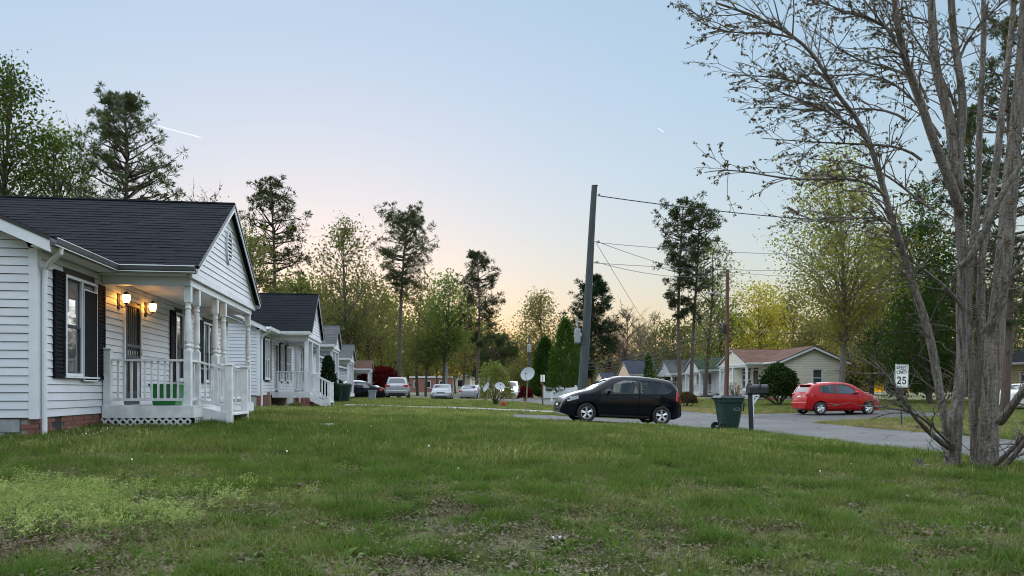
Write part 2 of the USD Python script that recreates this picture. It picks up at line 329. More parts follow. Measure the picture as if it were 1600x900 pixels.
# ---------------------------------------------------------------- houses
ANG = math.atan2(DV[1], DV[0])
def house(name, label, t, u, side, s, group=None):
    """side 1: the front looks along +u (left row); -1: along -u (right row). Local axes: a along the street, b out of the front wall, z up."""
    x, y = xy(t, u)
    z0 = s.get('z0', float(gz(x, y)))
    root = thing(name, label, 'house', (x, y, z0), ANG, group)
    def post(v, f):
        v = np.array(v); v[:, 1] *= -side
        return (v, f[:, ::-1]) if side > 0 else (v, f)
    def put(nm, mb, m, parent=None, smooth=False, **k):
        return tag(obj(nm, mb, m, parent or root, smooth, post), **k)
    L, W, zs, ze, zr = s['L'], s['W'], s['zs'], s['ze'], s['zr']
    fine, wallm, roofm, oh = s.get('fine', False), s.get('wall', 'white_vinyl'), s['roof'], 0.32
    EX = s.get('course', 0.127)
    zt = ze + 0.13                                     # roof plane over the eave edge
    pm = (zr - zt) / (W / 2 + oh)                      # main pitch
    po = s.get('porch'); rnd = np.random.default_rng(int(t * 7 + 50 * side))
    bm = -W / 2
    main_z = lambda b: zr - pm * abs(b - bm)
    if po:
        a0, a1, pd, zf = po['a0'], po['a1'], po['pd'], po['zf']
        ac, ho = (a0 + a1) / 2, (a1 - a0) / 2 + 0.3
        pp = (zr - zt) / ho
        porch_z = lambda a: zr - pp * abs(a - ac)
    # walls: a core coloured dark for the shade between courses, siding before it
    openings = [(w[0] - .03, w[1] + .03, w[2] - .03, w[3] + .03) for w in s.get('windows', [])]
    if 'door' in s: openings.append((s['door'][0] - .03, s['door'][1] + .03, s['door'][2] - .2, s['door'][3] + .03))
    def courses(holder, frame, s_of, z0_, z1_, holes, joined):
        """frame(s, n, z) -> (a, b, z) with n out of the wall; s_of(z) -> (s0, s1)."""
        z, mb = z0_, MB()
        while z < z1_ - 0.02:
            zt_ = min(z + EX, z1_)
            lo, hi = s_of(z + 0.006), s_of(zt_)
            cuts = sorted([h for h in holes if h[2] < zt_ - .01 and h[3] > z + .01])
            spans, cur = [], None
            xs = [('L', None)] + cuts
            left = None
            segs = []; start = None
            for h in cuts:
                segs.append((start, h[0])); start = h[1]
            segs.append((start, None))
            if fine:                       # end joints: no course runs longer than one vinyl length
                cutup = []
                for (q0, q1) in segs:
                    e0, e1 = (lo[0] if q0 is None else q0), (lo[1] if q1 is None else q1)
                    if e1 - e0 > 3.4:
                        jn = rnd.uniform(e0 + .9, e1 - .9); cutup += [(q0, jn - .0015), (jn + .0015, q1)]
                    else: cutup.append((q0, q1))
                segs = cutup
            for (q0, q1) in segs:
                l0, l1 = (lo[0], hi[0]) if q0 is None else (q0, q0)
                r0, r1 = (lo[1], hi[1]) if q1 is None else (q1, q1)
                if r0 - l0 < 0.02: continue
                if r1 - l1 < 0.01: r1 = l1 = (l0 + r0) / 2; r1 += 0.005; l1 -= 0.005
                one = mb if joined else MB()
                b0, b1 = 0.024, 0.010
                w = rnd.normal(0, 0.0012)
                one.hexa([frame(l0, 0.002, z + .010), frame(r0, 0.002, z + .010 + w), frame(r0, b0, z + .010 + w), frame(l0, b0, z + .010), frame(l1, 0.002, zt_), frame(r1, 0.002, zt_), frame(r1, b1, zt_), frame(l1, b1, zt_)])
                if not joined: put('siding_board', one, wallm, holder)
            z += EX
        if joined and mb.v: put('siding_boards', mb, wallm, holder, kind='stuff')
    fw = part('front_wall', root); sw = part('side_wall', root)
    core = MB().box((0.0, -0.12, zs), (L, 0.0, ze)); put('wall_core', core, 'backing', fw)
    core = MB().prism([(-W + 0.005, zs + .004), (-0.125, zs + .004), (-0.125, ze), (0 - .125, main_z(-.125) - 0.10), (bm, zr - 0.10), (-W + .005, ze)], 0.0, 0.12, 'x'); put('wall_core', core, 'backing', sw)
    put('far_wall', MB().prism([(-W, zs), (-0.125, zs), (-0.125, ze), (bm, zr - 0.10), (-W, ze)], L - 0.12, L, 'x'), wallm)
    put('back_wall', MB().box((0.125, -W - .004, zs + .002), (L - .125, -W + 0.1, ze)), wallm)
    courses(fw, lambda q, n, z: (q, n, z), lambda z: (0.1, L - 0.1), zs, ze, openings, not fine)
    def side_span(z):
        if z <= ze - 0.14: return (-W + .09, -0.09)
        k = max((zr - 0.22 - z) / pm, 0.0)
        return (max(bm - k, -W + .09), min(bm + k, -0.09))
    sh = [(w[0] - .03, w[1] + .03, w[2] - .03, w[3] + .03) for w in s.get('side_windows', [])]
    courses(sw, lambda q, n, z: (-n, q, z), side_span, zs, zr - 0.3, sh, not fine)
    # corner boards
    for (a, b) in ((0.0, 0.0), (L, 0.0)):
        sgn = 1 if a == 0 else -1
        mb = MB().box((min(a, a + sgn * .1), 0.004, zs - .01), (max(a, a + sgn * .1), 0.034, ze + .005))
        if a == 0: mb.box((-0.034, -0.09, zs - .012), (-0.002, 0.032, ze + 0.004))
        put('corner_board', mb, 'white_trim')
    # roof decks, rake boards, fascia, soffit
    roof = part('roof', root)
    ext = 0.28
    def slope(e, k0, k1, over0=0.0):
        return e
    dk = MB()
    th = 0.05
    for (b0, b1) in ((oh, bm), (-W - oh, bm)):
        z0_, z1_ = main_z(b0), main_z(b1)
        dk.hexa([(-ext, b0, z0_ - th), (L + ext, b0, z0_ - th), (L + ext, b1, z1_ - th), (-ext, b1, z1_ - th), (-ext, b0, z0_), (L + ext, b0, z0_), (L + ext, b1, z1_), (-ext, b1, z1_)])
    put('roof_deck', dk, roofm, roof)
    if po:
        dk = MB()
        for (q0, q1) in ((ac - ho, ac), (ac + ho, ac)):
            z0_, z1_ = porch_z(q0), zr + .004
            dk.hexa([(q0, bm + .05, z0_ - th), (q0, pd + .26, z0_ - th), (q1, pd + .26, z1_ - th), (q1, bm + .05, z1_ - th), (q0, bm + .05, z0_), (q0, pd + .26, z0_), (q1, pd + .26, z1_), (q1, bm + .05, z1_)])
        put('porch_roof_deck', dk, roofm, roof)
    # shingle courses: every tab its own loose piece
    def shingles(nm, corner, along, up, length, rise_len, keep, exp=0.145, tab=0.31):
        along, up, corner = np.array(along, float), np.array(up, float), np.array(corner, float)
        nrm = np.cross(along, up); nrm *= np.sign(nrm[2]); mb = MB(); q = 0.0
        nr = int(rise_len / exp) + 1
        for r in range(nr):
            sa = -rnd.uniform(0, tab)
            while sa < length:
                wd = tab * rnd.choice([0.55, 0.8, 1.0, 1.0, 1.5, 2.0])
                s0, s1 = max(sa, 0) + .003, min(sa + wd, length) - .003
                sa += wd
                if s1 - s0 < .03: continue
                q0, q1 = r * exp, min((r + 1) * exp + .01, rise_len)
                c = corner + along * (s0 + s1) / 2 + up * (q0 + q1) / 2
                if q1 - q0 < .02 or not keep(c): continue
                h0, h1 = 0.009 + rnd.choice([0, .005]), 0.003
                g = lambda s_, q_, h: corner + along * s_ + up * q_ + nrm * h
                mb.add([g(s0, q0, 0), g(s1, q0, 0), g(s1, q0, h0), g(s0, q0, h0), g(s1, q1, h1), g(s0, q1, h1)], [[0, 1, 2], [0, 2, 3], [3, 2, 4], [3, 4, 5], [0, 3, 5], [1, 4, 2]])
        if mb.v: put(nm, mb, roofm, roof, kind='stuff')
    ex, tb = (0.145, 0.31) if fine else (0.2, 0.5)
    nm_ = math.hypot(W / 2 + oh, zr - zt)
    um = (0, -(W / 2 + oh) / nm_, (zr - zt) / nm_)
    shingles('shingles', (-ext, oh + .02, main_z(oh + .02)), (1, 0, 0), um, L + 2 * ext, nm_, (lambda c: main_z(c[1]) > porch_z(c[0]) - .02 or abs(c[0] - ac) > ho) if po else (lambda c: True), ex, tb)
    if po:
        np_ = math.hypot(ho, zr - zt); up_ = (ho / np_, 0, (zr - zt) / np_)
        shingles('shingles', (ac - ho - .02, bm + .05, porch_z(ac - ho - .02)), (0, 1, 0), up_, pd + .26 - bm - .05, np_, lambda c: porch_z(c[0]) > main_z(c[1]) - .04 or c[1] > oh, ex, tb)
        if fine:
            up2 = (-ho / np_, 0, (zr - zt) / np_)
    # ridge caps
    mb = MB().tube([(-ext, bm, zr + .004), (L + ext, bm, zr + .004)], 0.035, 6)
    if po: mb.tube([(ac, bm, zr + .008), (ac, pd + .26, zr + .008)], 0.035, 6)
    put('ridge_cap', mb, roofm, roof)
    trim = s.get('trim', 'white_trim')
    # rake boards of the near gable
    rk = MB()
    for sg_ in (1, -1):
        be = oh if sg_ > 0 else -W - oh
        for a_, w_, d_ in ((-ext + .02, 0.17, .025), (-.03, .12, .02)):
            z0_, z1_ = main_z(be) - th - .002, zr - th - .002
            rk.hexa([(a_ - d_, be, z0_ - w_), (a_, be, z0_ - w_), (a_, bm, z1_ - w_), (a_ - d_, bm, z1_ - w_), (a_ - d_, be, z0_), (a_, be, z0_), (a_, bm, z1_), (a_ - d_, bm, z1_)])
    put('rake_board', rk, trim, roof)
    ed = MB()
    for be in (oh, -W - oh):
        z0_, z1_ = main_z(be) - .012, zr - .012
        ed.hexa([(-ext - .02, be, z0_ - .035), (-ext, be, z0_ - .035), (-ext, bm, z1_ - .035), (-ext - .02, bm, z1_ - .035), (-ext - .02, be, z0_ + .02), (-ext, be, z0_ + .02), (-ext, bm, z1_ + .02), (-ext - .02, bm, z1_ + .02)])
    put('drip_edge', ed, 'black_iron', roof)
    lim = (a0 - .3) if po else L + ext
    put('soffit', MB().box((-ext + .03, 0.0 + .036, ze - .012), (lim, oh - .03, ze + .006)), s.get('soffit', 'soffit'), roof)
    if po: put('soffit', MB().box((a1 + .3, .036, ze - .012), (L + ext, oh - .03, ze + .006)), s.get('soffit', 'soffit'), roof)
    # gutters: open trough, fascia behind
    def trough(path, nm='gutter'):
        prof = [(0.0, 0.0), (0.075, 0.0), (0.10, 0.035), (0.115, 0.10), (0.10, 0.105), (0.09, 0.045), (0.07, 0.012), (0.012, 0.012), (0.012, .11), (0.0, 0.11)]
        (p0, p1, o) = path; p0, p1, o = np.array(p0, float), np.array(p1, float), np.array(o, float)
        poly = sg.Polygon(prof); m = trimesh.creation.extrude_polygon(poly, 1.0, engine='earcut'); v = np.array(m.vertices)
        w = p0 + np.outer(v[:, 2], p1 - p0) + np.outer(v[:, 0], o) + np.outer(v[:, 1], (0, 0, 1))
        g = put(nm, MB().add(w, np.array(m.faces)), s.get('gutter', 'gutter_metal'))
        lip = MB()
        for (x_, z_) in ((0.112, .108), (0.083, .004)):
            lip.tube([p0 + o * x_ + np.array((0, 0, z_)), p1 + o * x_ + np.array((0, 0, z_))], 0.009, 5)
        put('gutter_lip', lip, 'gutter_metal', g)
        return g
    fa = MB().box((-ext + .02, oh - .028, ze - .008), (lim, oh - .002, zt - th - .02))
    if po: fa.box((ac - ho + .002, 0.1, ze - .012), (ac - ho + .026, pd + .24, zt - th - .02)); fa.box((ac + ho - .026, oh, ze - .012), (ac + ho - .002, pd + .24, zt - th - .02))
    put('fascia', fa, trim, roof)
    gz_ = ze + .005
    trough(((-ext - .02, oh, gz_), (lim - .02 + (0.0 if po else 0), oh, gz_), (0, 1, 0)))
    if po:
        trough(((ac - ho, oh + .02, gz_), (ac - ho, pd + .22, gz_), (-1, 0, 0)))
        trough(((ac + ho - .02 + .05, oh, gz_), (L + ext, oh, gz_), (0, 1, 0)))
    # downspout at the near corner
    d = MB().tube([(-.06, oh + .05, gz_ + .0), (-.06, oh + .05, gz_ - .07), (0.03, oh * .6, gz_ - .18), (0.09, 0.085, gz_ - .30), (0.09, 0.075, gz_ - .55), (0.09, 0.075, 0.25), (0.09, .08, 0.06), (0.09, 0.20, -.015), (.09, .34, -.03)], 0.040, 8)
    put('downspout', d, 'white_trim', smooth=40)
    # foundation
    fd = part('foundation', root)
    put('mortar_bed', MB().box((0.03, -W + .03, -.5), (L - .03, -0.02, zs + .0)), 'mortar', fd)
    if fine:
        hole = s.get('vent_hole', (0.62, .86))
        for r in range(int((zs + .12) / .075)):
            zb = zs - .004 - (r + 1) * .075
            a_ = -.10 * (r % 2)
            while a_ < po['a0'] + .1:
                l0, l1 = max(a_, 0.0), min(a_ + .2, po['a0'] + .1)
                if l1 - l0 > .04 and not (hole[0] < (l0 + l1) / 2 < hole[1] and r in (0, 1, 2)):
                    j = rnd.uniform(-.003, .003, 2)
                    put('brick', MB().box((l0, -.10, zb), (l1, 0.0 + j[0], zb + .064)), rnd.choice(['brick_red', 'brick_dark', 'brick_pale', 'brick_red']), fd)
                a_ += .21
            for (q0, q1) in ((-.01, .09),):                                     # brick return at the corner
                put('brick', MB().box((-.012, -.115 - .1 * (r % 2), zb), (-.003, -.012, zb + .064)), rnd.choice(['brick_red', 'brick_dark']), fd)
        for r in range(2):                                                       # concrete blocks under the near gable wall
            zb = zs - .008 - (r + 1) * .2; b_ = -.23 - .2 * (r % 2)
            while b_ > -W + .3:
                put('concrete_block', MB().box((-.006, b_ - .39, zb), (.12, b_, zb + .192)), 'cinder', fd); b_ -= .4
        put('vent_box', MB().box((hole[0] - .06, -.0185, zs - .226), (hole[1] + .03, -.012, zs - .006)), 'dark_room', fd)
        put('loose_brick', MB().cbox(((hole[0] + hole[1]) / 2, .06, zs - .255), (.2, .1, .06), rz=.2), 'concrete', fd)
    else:
        mb = MB(); step, rr = (0.21, .075) if s.get('bricks', True) else (.4, .2)
        for r in range(int((zs + .1) / rr)):
            a_ = -(step / 2) * (r % 2)
            while a_ < min(L, po['a0'] + .4 if po else L):
                mb.box((max(a_, 0), -.1, zs - .004 - (r + 1) * rr), (a_ + step - .012, .0, zs - .012 - r * rr)); a_ += step
        put('bricks', mb, 'brick_red', fd, kind='stuff')
    # windows
    def window(w, frame, holder=root, double=True):
        q0, q1, z0_, z1_ = w[:4]
        fm = lambda lo, hi: (np.minimum(frame(*lo), frame(*hi)), np.maximum(frame(*lo), frame(*hi)))
        win = part('window', holder)
        mids = [q0, q1] if not double else [q0, (q0 + q1) / 2, q1]
        mb = MB(); t_ = .045
        for q in mids: mb.box(*fm((q - t_ / 2, -.02, z0_), (q + t_ / 2, .05, z1_)))
        for z in (z0_, z1_): mb.box(*fm((q0 - t_ / 2 - .003, -.02, z - t_ / 2), (q1 + t_ / 2 + .003, .053, z + t_ / 2)))
        put('frame', mb, 'white_trim', win)
        put('sill', MB().box(*fm((q0 - .06, .0, z0_ - .055), (q1 + .06, .075, z0_ - .026))), 'white_trim', win)
        for i in range(len(mids) - 1):
            c0, c1 = mids[i] + t_ / 2, mids[i + 1] - t_ / 2; zm = (z0_ + z1_) / 2
            drop = -.10 if (w[4:] and w[4] == 'slipped' and i == 1) else 0.0
            sb = MB()
            for (za, zb, n0) in ((z0_ + .022, zm, .004), (zm, z1_ - .022, -.012)):
                sb.box(*fm((c0, n0, za), (c1, n0 + .02, za + .028))); sb.box(*fm((c0, n0, zb - .028), (c1, n0 + .02, zb)))
                sb.box(*fm((c0, n0 + .001, za), (c0 + .022, n0 + .019, zb))); sb.box(*fm((c1 - .022, n0 + .001, za), (c1, n0 + .019, zb)))
            put('sash', sb, s.get('sash', 'white_trim'), win)
            if drop:      # the insect screen that has slipped below the sill
                sc = MB().box(*fm((c0 - .01, .056, z0_ + drop), (c1 + .01, .066, z0_ + drop + .02))); sc.box(*fm((c0 - .01, .056, z1_ - .15), (c1 + .01, .066, z1_ - .13)))
                for e in (c0 - .01, c1 - .008): sc.box(*fm((e, .057, z0_ + drop + .02), (e + .018, .065, z1_ - .15)))
                put('screen_frame', sc, 'white_trim', win)
                put('screen', MB().box(*fm((c0, .058, z0_ + drop + .02), (c1, .060, z1_ - .15))), 'insect_screen', win)
            put('pane', MB().add([frame(c0, .0, z0_), frame(c1, .0, z0_), frame(c1, .0, z1_), frame(c0, .0, z1_)], [[0, 1, 2, 3]]), 'window_pane', win)
            put('blind', MB().box(*fm((c0 - .01, -.05, z0_), (c1 + .01, -.045, z1_))), 'curtain' if rnd.random() < .6 else 'dark_room', win)
    fr = lambda q, n, z: np.array((q, n + .012, z), float)
    for w in s.get('windows', []):
        window(w, fr, double=(w[1] - w[0] > .9))
        if s.get('shutters', True):
            for e0 in (w[0] - .40, w[1] + .03):
                z0_, z1_ = w[2] - .06, w[3] + .04
                mb = MB().box((e0, .016, z0_), (e0 + .37, .042, z1_))
                zm = (z0_ + z1_) / 2 + .1
                if fine:
                    for (za, zb) in ((z0_ + .09, zm - .04), (zm + .04, z1_ - .07)):
                        n = int((zb - za) / .06)
                        for k in range(n):
                            zz = za + (k + .5) * (zb - za) / n
                            mb.hexa([(e0 + .06, .04, zz - .026), (e0 + .31, .04, zz - .026), (e0 + .31, .055, zz - .026), (e0 + .06, .055, zz - .026), (e0 + .06, .04, zz + .02), (e0 + .31, .04, zz + .02), (e0 + .31, .042, zz + .02), (e0 + .06, .042, zz + .02)])
                    for xx in (e0 - .001, e0 + .321): mb.box((xx, .018, z0_ - .002), (xx + .05, .056, z1_ + .002))
                    for zz in (z0_ - .002, zm - .03, z1_ - .068): mb.box((e0 + .002, .018, zz), (e0 + .368, .0555, zz + .07))
                put('shutter', mb, s.get('shutter', 'black_shutter'))
    frs = lambda q, n, z: np.array((-(n + .012), q, z), float)
    for w in s.get('side_windows', []): window(w, frs, double=False)
    # door
    if 'door' in s:
        q0, q1, z0_, z1_ = s['door']
        dr = part('door', root)
        mb = MB()
        for q in (q0 - .07, q1): mb.box((q, 0, z0_), (q + .07, .05, z1_))
        mb.box((q0 - .073, 0, z1_), (q1 + .073, .053, z1_ + .07)); put('frame', mb, 'white_trim', dr)
        put('leaf', MB().box((q0, -.03, z0_ + .02), (q1, .012, z1_)), 'black_iron', dr)
        if fine:
            for k in range(7):
                xx = q0 + .08 + k * (q1 - q0 - .16) / 6
                put('bar', MB().tube([(xx, .03, z0_ + .12), (xx, .03, z1_ - .1)], .008, 5), 'black_iron', dr)
            mb = MB()
            for zz in (z0_ + .08, z0_ + .80, z0_ + 1.02, z1_ - .1): mb.box((q0 + .03, .014, zz), (q1 - .03, .04, zz + .06))
            for xx in (q0 + .012, q1 - .06): mb.box((xx, .013, z0_ + .03), (xx + .05, .042, z1_ - .01))
            put('grille_rail', mb, 'black_iron', dr)
            for k in range(5): put('ornament', MB().cbox((q0 + .17 + k * .13, .028, z0_ + .91), (.05, .012, .09), bevel=.005), 'galvanised', dr)
            put('handle', MB().tube([(q1 - .06, .045, z0_ + .85), (q1 - .06, .085, z0_ + .88), (q1 - .06, .085, z0_ + 1.0), (q1 - .06, .045, z0_ + 1.03)], .009, 6), 'galvanised', dr)
    if not po: return root, post
    # porch
    pr = part('porch_gable', root)
    bf = pd + .10
    put('gable_core', MB().prism([(ac - ho + .06, ze + .02), (ac + ho - .06, ze + .02), (ac, zr - .12)], bf - .06, bf, 'y'), 'backing', pr)
    courses(pr, lambda q, n, z: (q, bf + n, z), lambda z: (ac - max((zr - .2 - z) / pp, .0), ac + max((zr - .2 - z) / pp, .0)), ze + .03, zr - .3, [], not fine)
    rk = MB()
    for q0 in (ac - ho, ac + ho):
        for (b_, w_, d_) in ((bf + .03, .13, .025), (pd + .26, .10, .02)):
            z0_, z1_ = zt - th - .002, zr - th - .002
            rk.hexa([(q0, b_ - d_, z0_ - w_ * .6), (q0, b_, z0_ - w_ * .6), (ac, b_, z1_ - w_), (ac, b_ - d_, z1_ - w_), (q0, b_ - d_, z0_), (q0, b_, z0_), (ac, b_, z1_), (ac, b_ - d_, z1_)])
    rk.box((ac - ho + .05, bf - .02, ze - .07), (ac + ho - .05, bf + .034, ze + .03))
    put('rake_board', rk, trim, pr)
    ed = MB()
    for q0 in (ac - ho, ac + ho):
        z0_, z1_ = zt - .012, zr - .012; b_ = pd + .26
        ed.hexa([(q0, b_, z0_ - .035), (q0, b_ + .018, z0_ - .035), (ac, b_ + .018, z1_ - .035), (ac, b_, z1_ - .035), (q0, b_, z0_ + .022), (q0, b_ + .018, z0_ + .022), (ac, b_ + .018, z1_ + .022), (ac, b_, z1_ + .022)])
    put('drip_edge', ed, 'black_iron', pr)
    if po.get('vent', True):
        vt = part('gable_vent', root); zc = zr - .95 if fine else zr - .75; rw, rh = .20, .34
        g = np.linspace(0, 2 * np.pi, 28, endpoint=False)
        put('vent_back', MB().prism(list(zip(ac + rw * np.cos(g), zc + rh * np.sin(g))), bf + .02, bf + .028, 'y'), 'dark_room', vt)
        ring = sg.Polygon(list(zip(ac + (rw + .04) * np.cos(g), zc + (rh + .04) * np.sin(g)))).difference(sg.Polygon(list(zip(ac + rw * np.cos(g), zc + rh * np.sin(g)))))
        put('vent_rim', MB().prism(ring, bf + .018, bf + .06, 'y'), 'white_trim', vt)
        for k in range(8):
            zz = zc - rh + (k + .5) * 2 * rh / 8; hw = rw * math.sqrt(max(1 - ((zz - zc) / rh) ** 2, 0.02))
            put('slat', MB().hexa([(ac - hw, bf + .028, zz - .02), (ac + hw, bf + .028, zz - .02), (ac + hw, bf + .055, zz - .02), (ac - hw, bf + .055, zz - .02), (ac - hw, bf + .028, zz + .025), (ac + hw, bf + .028, zz + .025), (ac + hw, bf + .034, zz + .025), (ac - hw, bf + .034, zz + .025)]), 'white_trim', vt)
    put('porch_ceiling', MB().box((ac - ho + .03, .04, ze - .04), (ac + ho - .03, pd + .05, ze - .014)), s.get('soffit', 'soffit'))
    bm_ = MB().box((a0 - .09, .04, ze - .20), (a0 + .09, pd + .07, ze - .042)); bm_.box((a0 + .092, pd - .09, ze - .198), (a1 + .09, pd + .07, ze - .044)); bm_.box((a1 - .09, .04, ze - .2), (a1 + .088, pd - .092, ze - .046))
    put('porch_beam', bm_, trim)
    ztop = ze - .2
    fl = part('porch_floor', root)
    if fine:
        nb = int((a1 - a0 + .2) / .14)
        for k in range(nb): put('floor_board', MB().box((a0 - .1 + k * .14, .03, zf - .03), (a0 - .1 + k * .14 + .134, pd + .12, zf + rnd.uniform(-.002, .002))), 'worn_white', fl)
    else: put('floor_boards', MB().box((a0 - .1, .03, zf - .03), (a1 + .1, pd + .12, zf)), 'worn_white', fl)
    fb = MB().box((a0 - .11, .0 + .036, zf - .22), (a0 - .075, pd + .09, zf - .032)); fb.box((a0 - .11, pd + .092, zf - .222), (a1 + .11, pd + .125, zf - .034)); fb.box((a1 + .075, .036, zf - .22), (a1 + .11, pd + .09, zf - .032))
    put('porch_fascia', fb, 'worn_white')
    if po.get('lattice'):
        lt = part('lattice', root)
        z0_, z1_ = -.12, zf - .225
        for (pq, frame_) in ((pd + .08, lambda q, n, z: (a0 - .095 - n, q, z)), (a1 - a0, lambda q, n, z: (a0 + q, pd + .10 + n, z))):
            h = z1_ - z0_; q = -h
            while q < pq:
                for (sgn, n0) in ((1, 0.0), (-1, .009)):
                    e0, e1 = (q, q + h) if sgn > 0 else (q + h, q)
                    za, zb = z0_, z1_
                    pts = sg.Polygon([(e0, za), (e0 + .05, za), (e1 + .05, zb), (e1, zb)]).intersection(sg.box(0.02, z0_, pq, z1_))
                    if pts.is_empty or pts.area < .002: continue
                    m = trimesh.creation.extrude_polygon(pts, .007, engine='earcut'); v = np.array(m.vertices)
                    put('slat', MB().add(np.array([frame_(x_, n0 + y_, z_) for x_, z_, y_ in v]), np.array(m.faces)), 'worn_white', lt)
                q += .125
    if po.get('piers'):
        for (a_, b_) in ((a0 + .05, pd - .05), ((a0 + a1) / 2, pd - .05), (a1 - .05, pd - .05)):
            pb = part('brick_pier', root); put('pier_core', MB().box((a_ - .15, b_ - .15, -.3), (a_ + .15, b_ + .15, zf - .23)), 'mortar', pb)
            mb = MB()
            for r in range(int((zf - .2) / .075) + 1):
                zb = zf - .235 - (r + 1) * .075
                for k in range(2):
                    o = -.16 + k * .165
                    mb.box((a_ + o, b_ - .16, zb), (a_ + o + .155, b_ - .148, zb + .065)); mb.box((a_ - .162, b_ + o, zb), (a_ - .148, b_ + o + .155, zb + .065)); mb.box((a_ + o, b_ + .148, zb), (a_ + o + .155, b_ + .16, zb + .065))
            put('bricks', mb, 'brick_red', pb, kind='stuff')
    posts = []
    for a_ in po['posts']:
        if po.get('turned'):
            mb = MB().cbox((a_, pd, (zf + zf + 1.02) / 2), (.125, .125, 1.02), bevel=.006)
            mb.cbox((a_, pd, ztop - .15), (.125, .125, .30), bevel=.006)
            zb, zt2 = zf + 1.02, ztop - .30; h = zt2 - zb
            prof = [(.0, zb - .02), (.060, zb - .02), (.060, zb + .02), (.046, zb + .035), (.046, zb + .06), (.062, zb + .075), (.062, zb + .10), (.045, zb + .115), (.045, zb + .15), (.060, zb + .19), (.058, zb + .5 * h), (.052, zt2 - .18), (.044, zt2 - .13), (.058, zt2 - .115), (.058, zt2 - .09), (.046, zt2 - .075), (.046, zt2 - .03), (.060, zt2 + .0), (.060, zt2 + .02), (0, zt2 + .02)]
            mb.lathe(prof, (a_, pd, 0), 14)
        else: mb = MB().cbox((a_, pd, (zf + ztop) / 2), (.15, .15, ztop - zf), bevel=.008)
        put('porch_post', mb, 'worn_white' if po.get('turned') else 'white_trim', smooth=35)
    def railing(p0, p1, z0_, z1_, h=.86, gap=.115, lowgap=.09):
        """p0, p1: (a, b) ends; z0_, z1_: walking height at either end."""
        r = part('railing', root); p0, p1 = np.array(p0, float), np.array(p1, float)
        d = p1 - p0; ln = np.linalg.norm(d); e = d / ln; nn = np.array([-e[1], e[0]])
        def bar(off0, off1, wd):
            q = []
            for zo in (off0, off1):
                for (pp_, zz) in ((p0, z0_), (p1, z1_)):
                    pass
            c = lambda pp_, sd, z: (*(pp_ + nn * sd * wd / 2), z)
            return [c(p0, -1, z0_ + off0), c(p1, -1, z1_ + off0), c(p1, 1, z1_ + off0), c(p0, 1, z0_ + off0), c(p0, -1, z0_ + off1), c(p1, -1, z1_ + off1), c(p1, 1, z1_ + off1), c(p0, 1, z0_ + off1)]
        put('top_rail', MB().hexa(bar(h - .04, h, .085)), 'worn_white', r)
        put('bottom_rail', MB().hexa(bar(lowgap, lowgap + .05, .045)), 'worn_white', r)
        n = max(int(ln / gap), 2)
        for k in range(1, n):
            p = p0 + d * k / n; z = z0_ + (z1_ - z0_) * k / n
            put('baluster', MB().cbox((*p, z + (lowgap + .04 + h - .035) / 2), (.034, .034, h - .075 - lowgap), rz=math.atan2(e[1], e[0])), 'worn_white', r)
    def newel(a_, b_, z0_, z1_):
        mb = MB().cbox((a_, b_, (z0_ + z1_) / 2), (.125, .125, z1_ - z0_), bevel=.005); mb.cbox((a_, b_, z1_ + .018), (.165, .165, .035), bevel=.008)
        put('newel_post', mb, 'worn_white')
    for (p0, p1) in po.get('rails', []): railing(p0, p1, zf, zf)
    for (a_, b_) in po.get('wall_newels', []): newel(a_, b_, zf - .03, zf + 1.02)
    st = po.get('stairs')
    if st:
        sa0, sa1, ln = st
        zg = po.get('zg', 0.05)
        n = max(int(round((zf - zg) / .18)), 2)
        for k in range(1, n):
            zz = zf - k * (zf - zg) / n; b_ = pd + .12 + (k - 1) * ln / (n - 1)
            sp = MB().box((sa0 + .05, b_, zz - .035), (sa1 - .05, b_ + ln / (n - 1) + .03, zz)); sp.box((sa0 + .05, b_ + .0, zz - .2), (sa1 - .05, b_ + .02, zz - .036))
            put('step', sp, 'worn_white')
        for a_ in (sa0, sa1):
            put('stringer', MB().prism([(pd + .126, zf - .05), (pd + .126, zf - .34), (pd + .126 + ln - .08, zg - .12), (pd + .126 + ln, zg - .12), (pd + .126 + ln, zg + .14)], a_ - .02, a_ + .02, 'x'), 'worn_white')
            railing((a_, pd + .03), (a_, pd + ln), zf, zg + .17, h=.86)
            newel(a_, pd + ln + .05, zg - .1, zg + st_h if (st_h := po.get('newel_h', 1.05)) else 1)
    return root, post
mat('insect_screen', (0.014, 0.016, 0.019), 0.85, spec=0.08)

WHITE = dict(roof='shingle_slate')
h1, h1_post = house('house', 'nearest white vinyl house with black shutters and two lit lamps by its dark door', 0, 0, 1, dict(
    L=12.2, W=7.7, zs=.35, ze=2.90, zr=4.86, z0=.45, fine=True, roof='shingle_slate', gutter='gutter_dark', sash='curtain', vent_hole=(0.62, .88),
    windows=[(.90, 2.12, 1.03, 2.63, 'slipped'), (6.83, 7.45, 1.05, 2.62), (9.3, 10.45, 1.05, 2.62)], door=(3.55, 4.41, .62, 2.56),
    porch=dict(a0=2.5, a1=7.8, pd=1.5, zf=.49, zg=.17, turned=True, lattice=True, posts=[2.5, 3.08, 4.5, 5.22, 7.8], wall_newels=[(2.5, .10)],
               rails=[((2.5, .16), (2.5, 1.44)), ((2.56, 1.5), (3.02, 1.5)), ((4.56, 1.5), (5.16, 1.5)), ((5.28, 1.5), (7.74, 1.5)), ((7.8, .1), (7.8, 1.44))], stairs=(3.08, 4.5, .55), newel_h=1.08)))
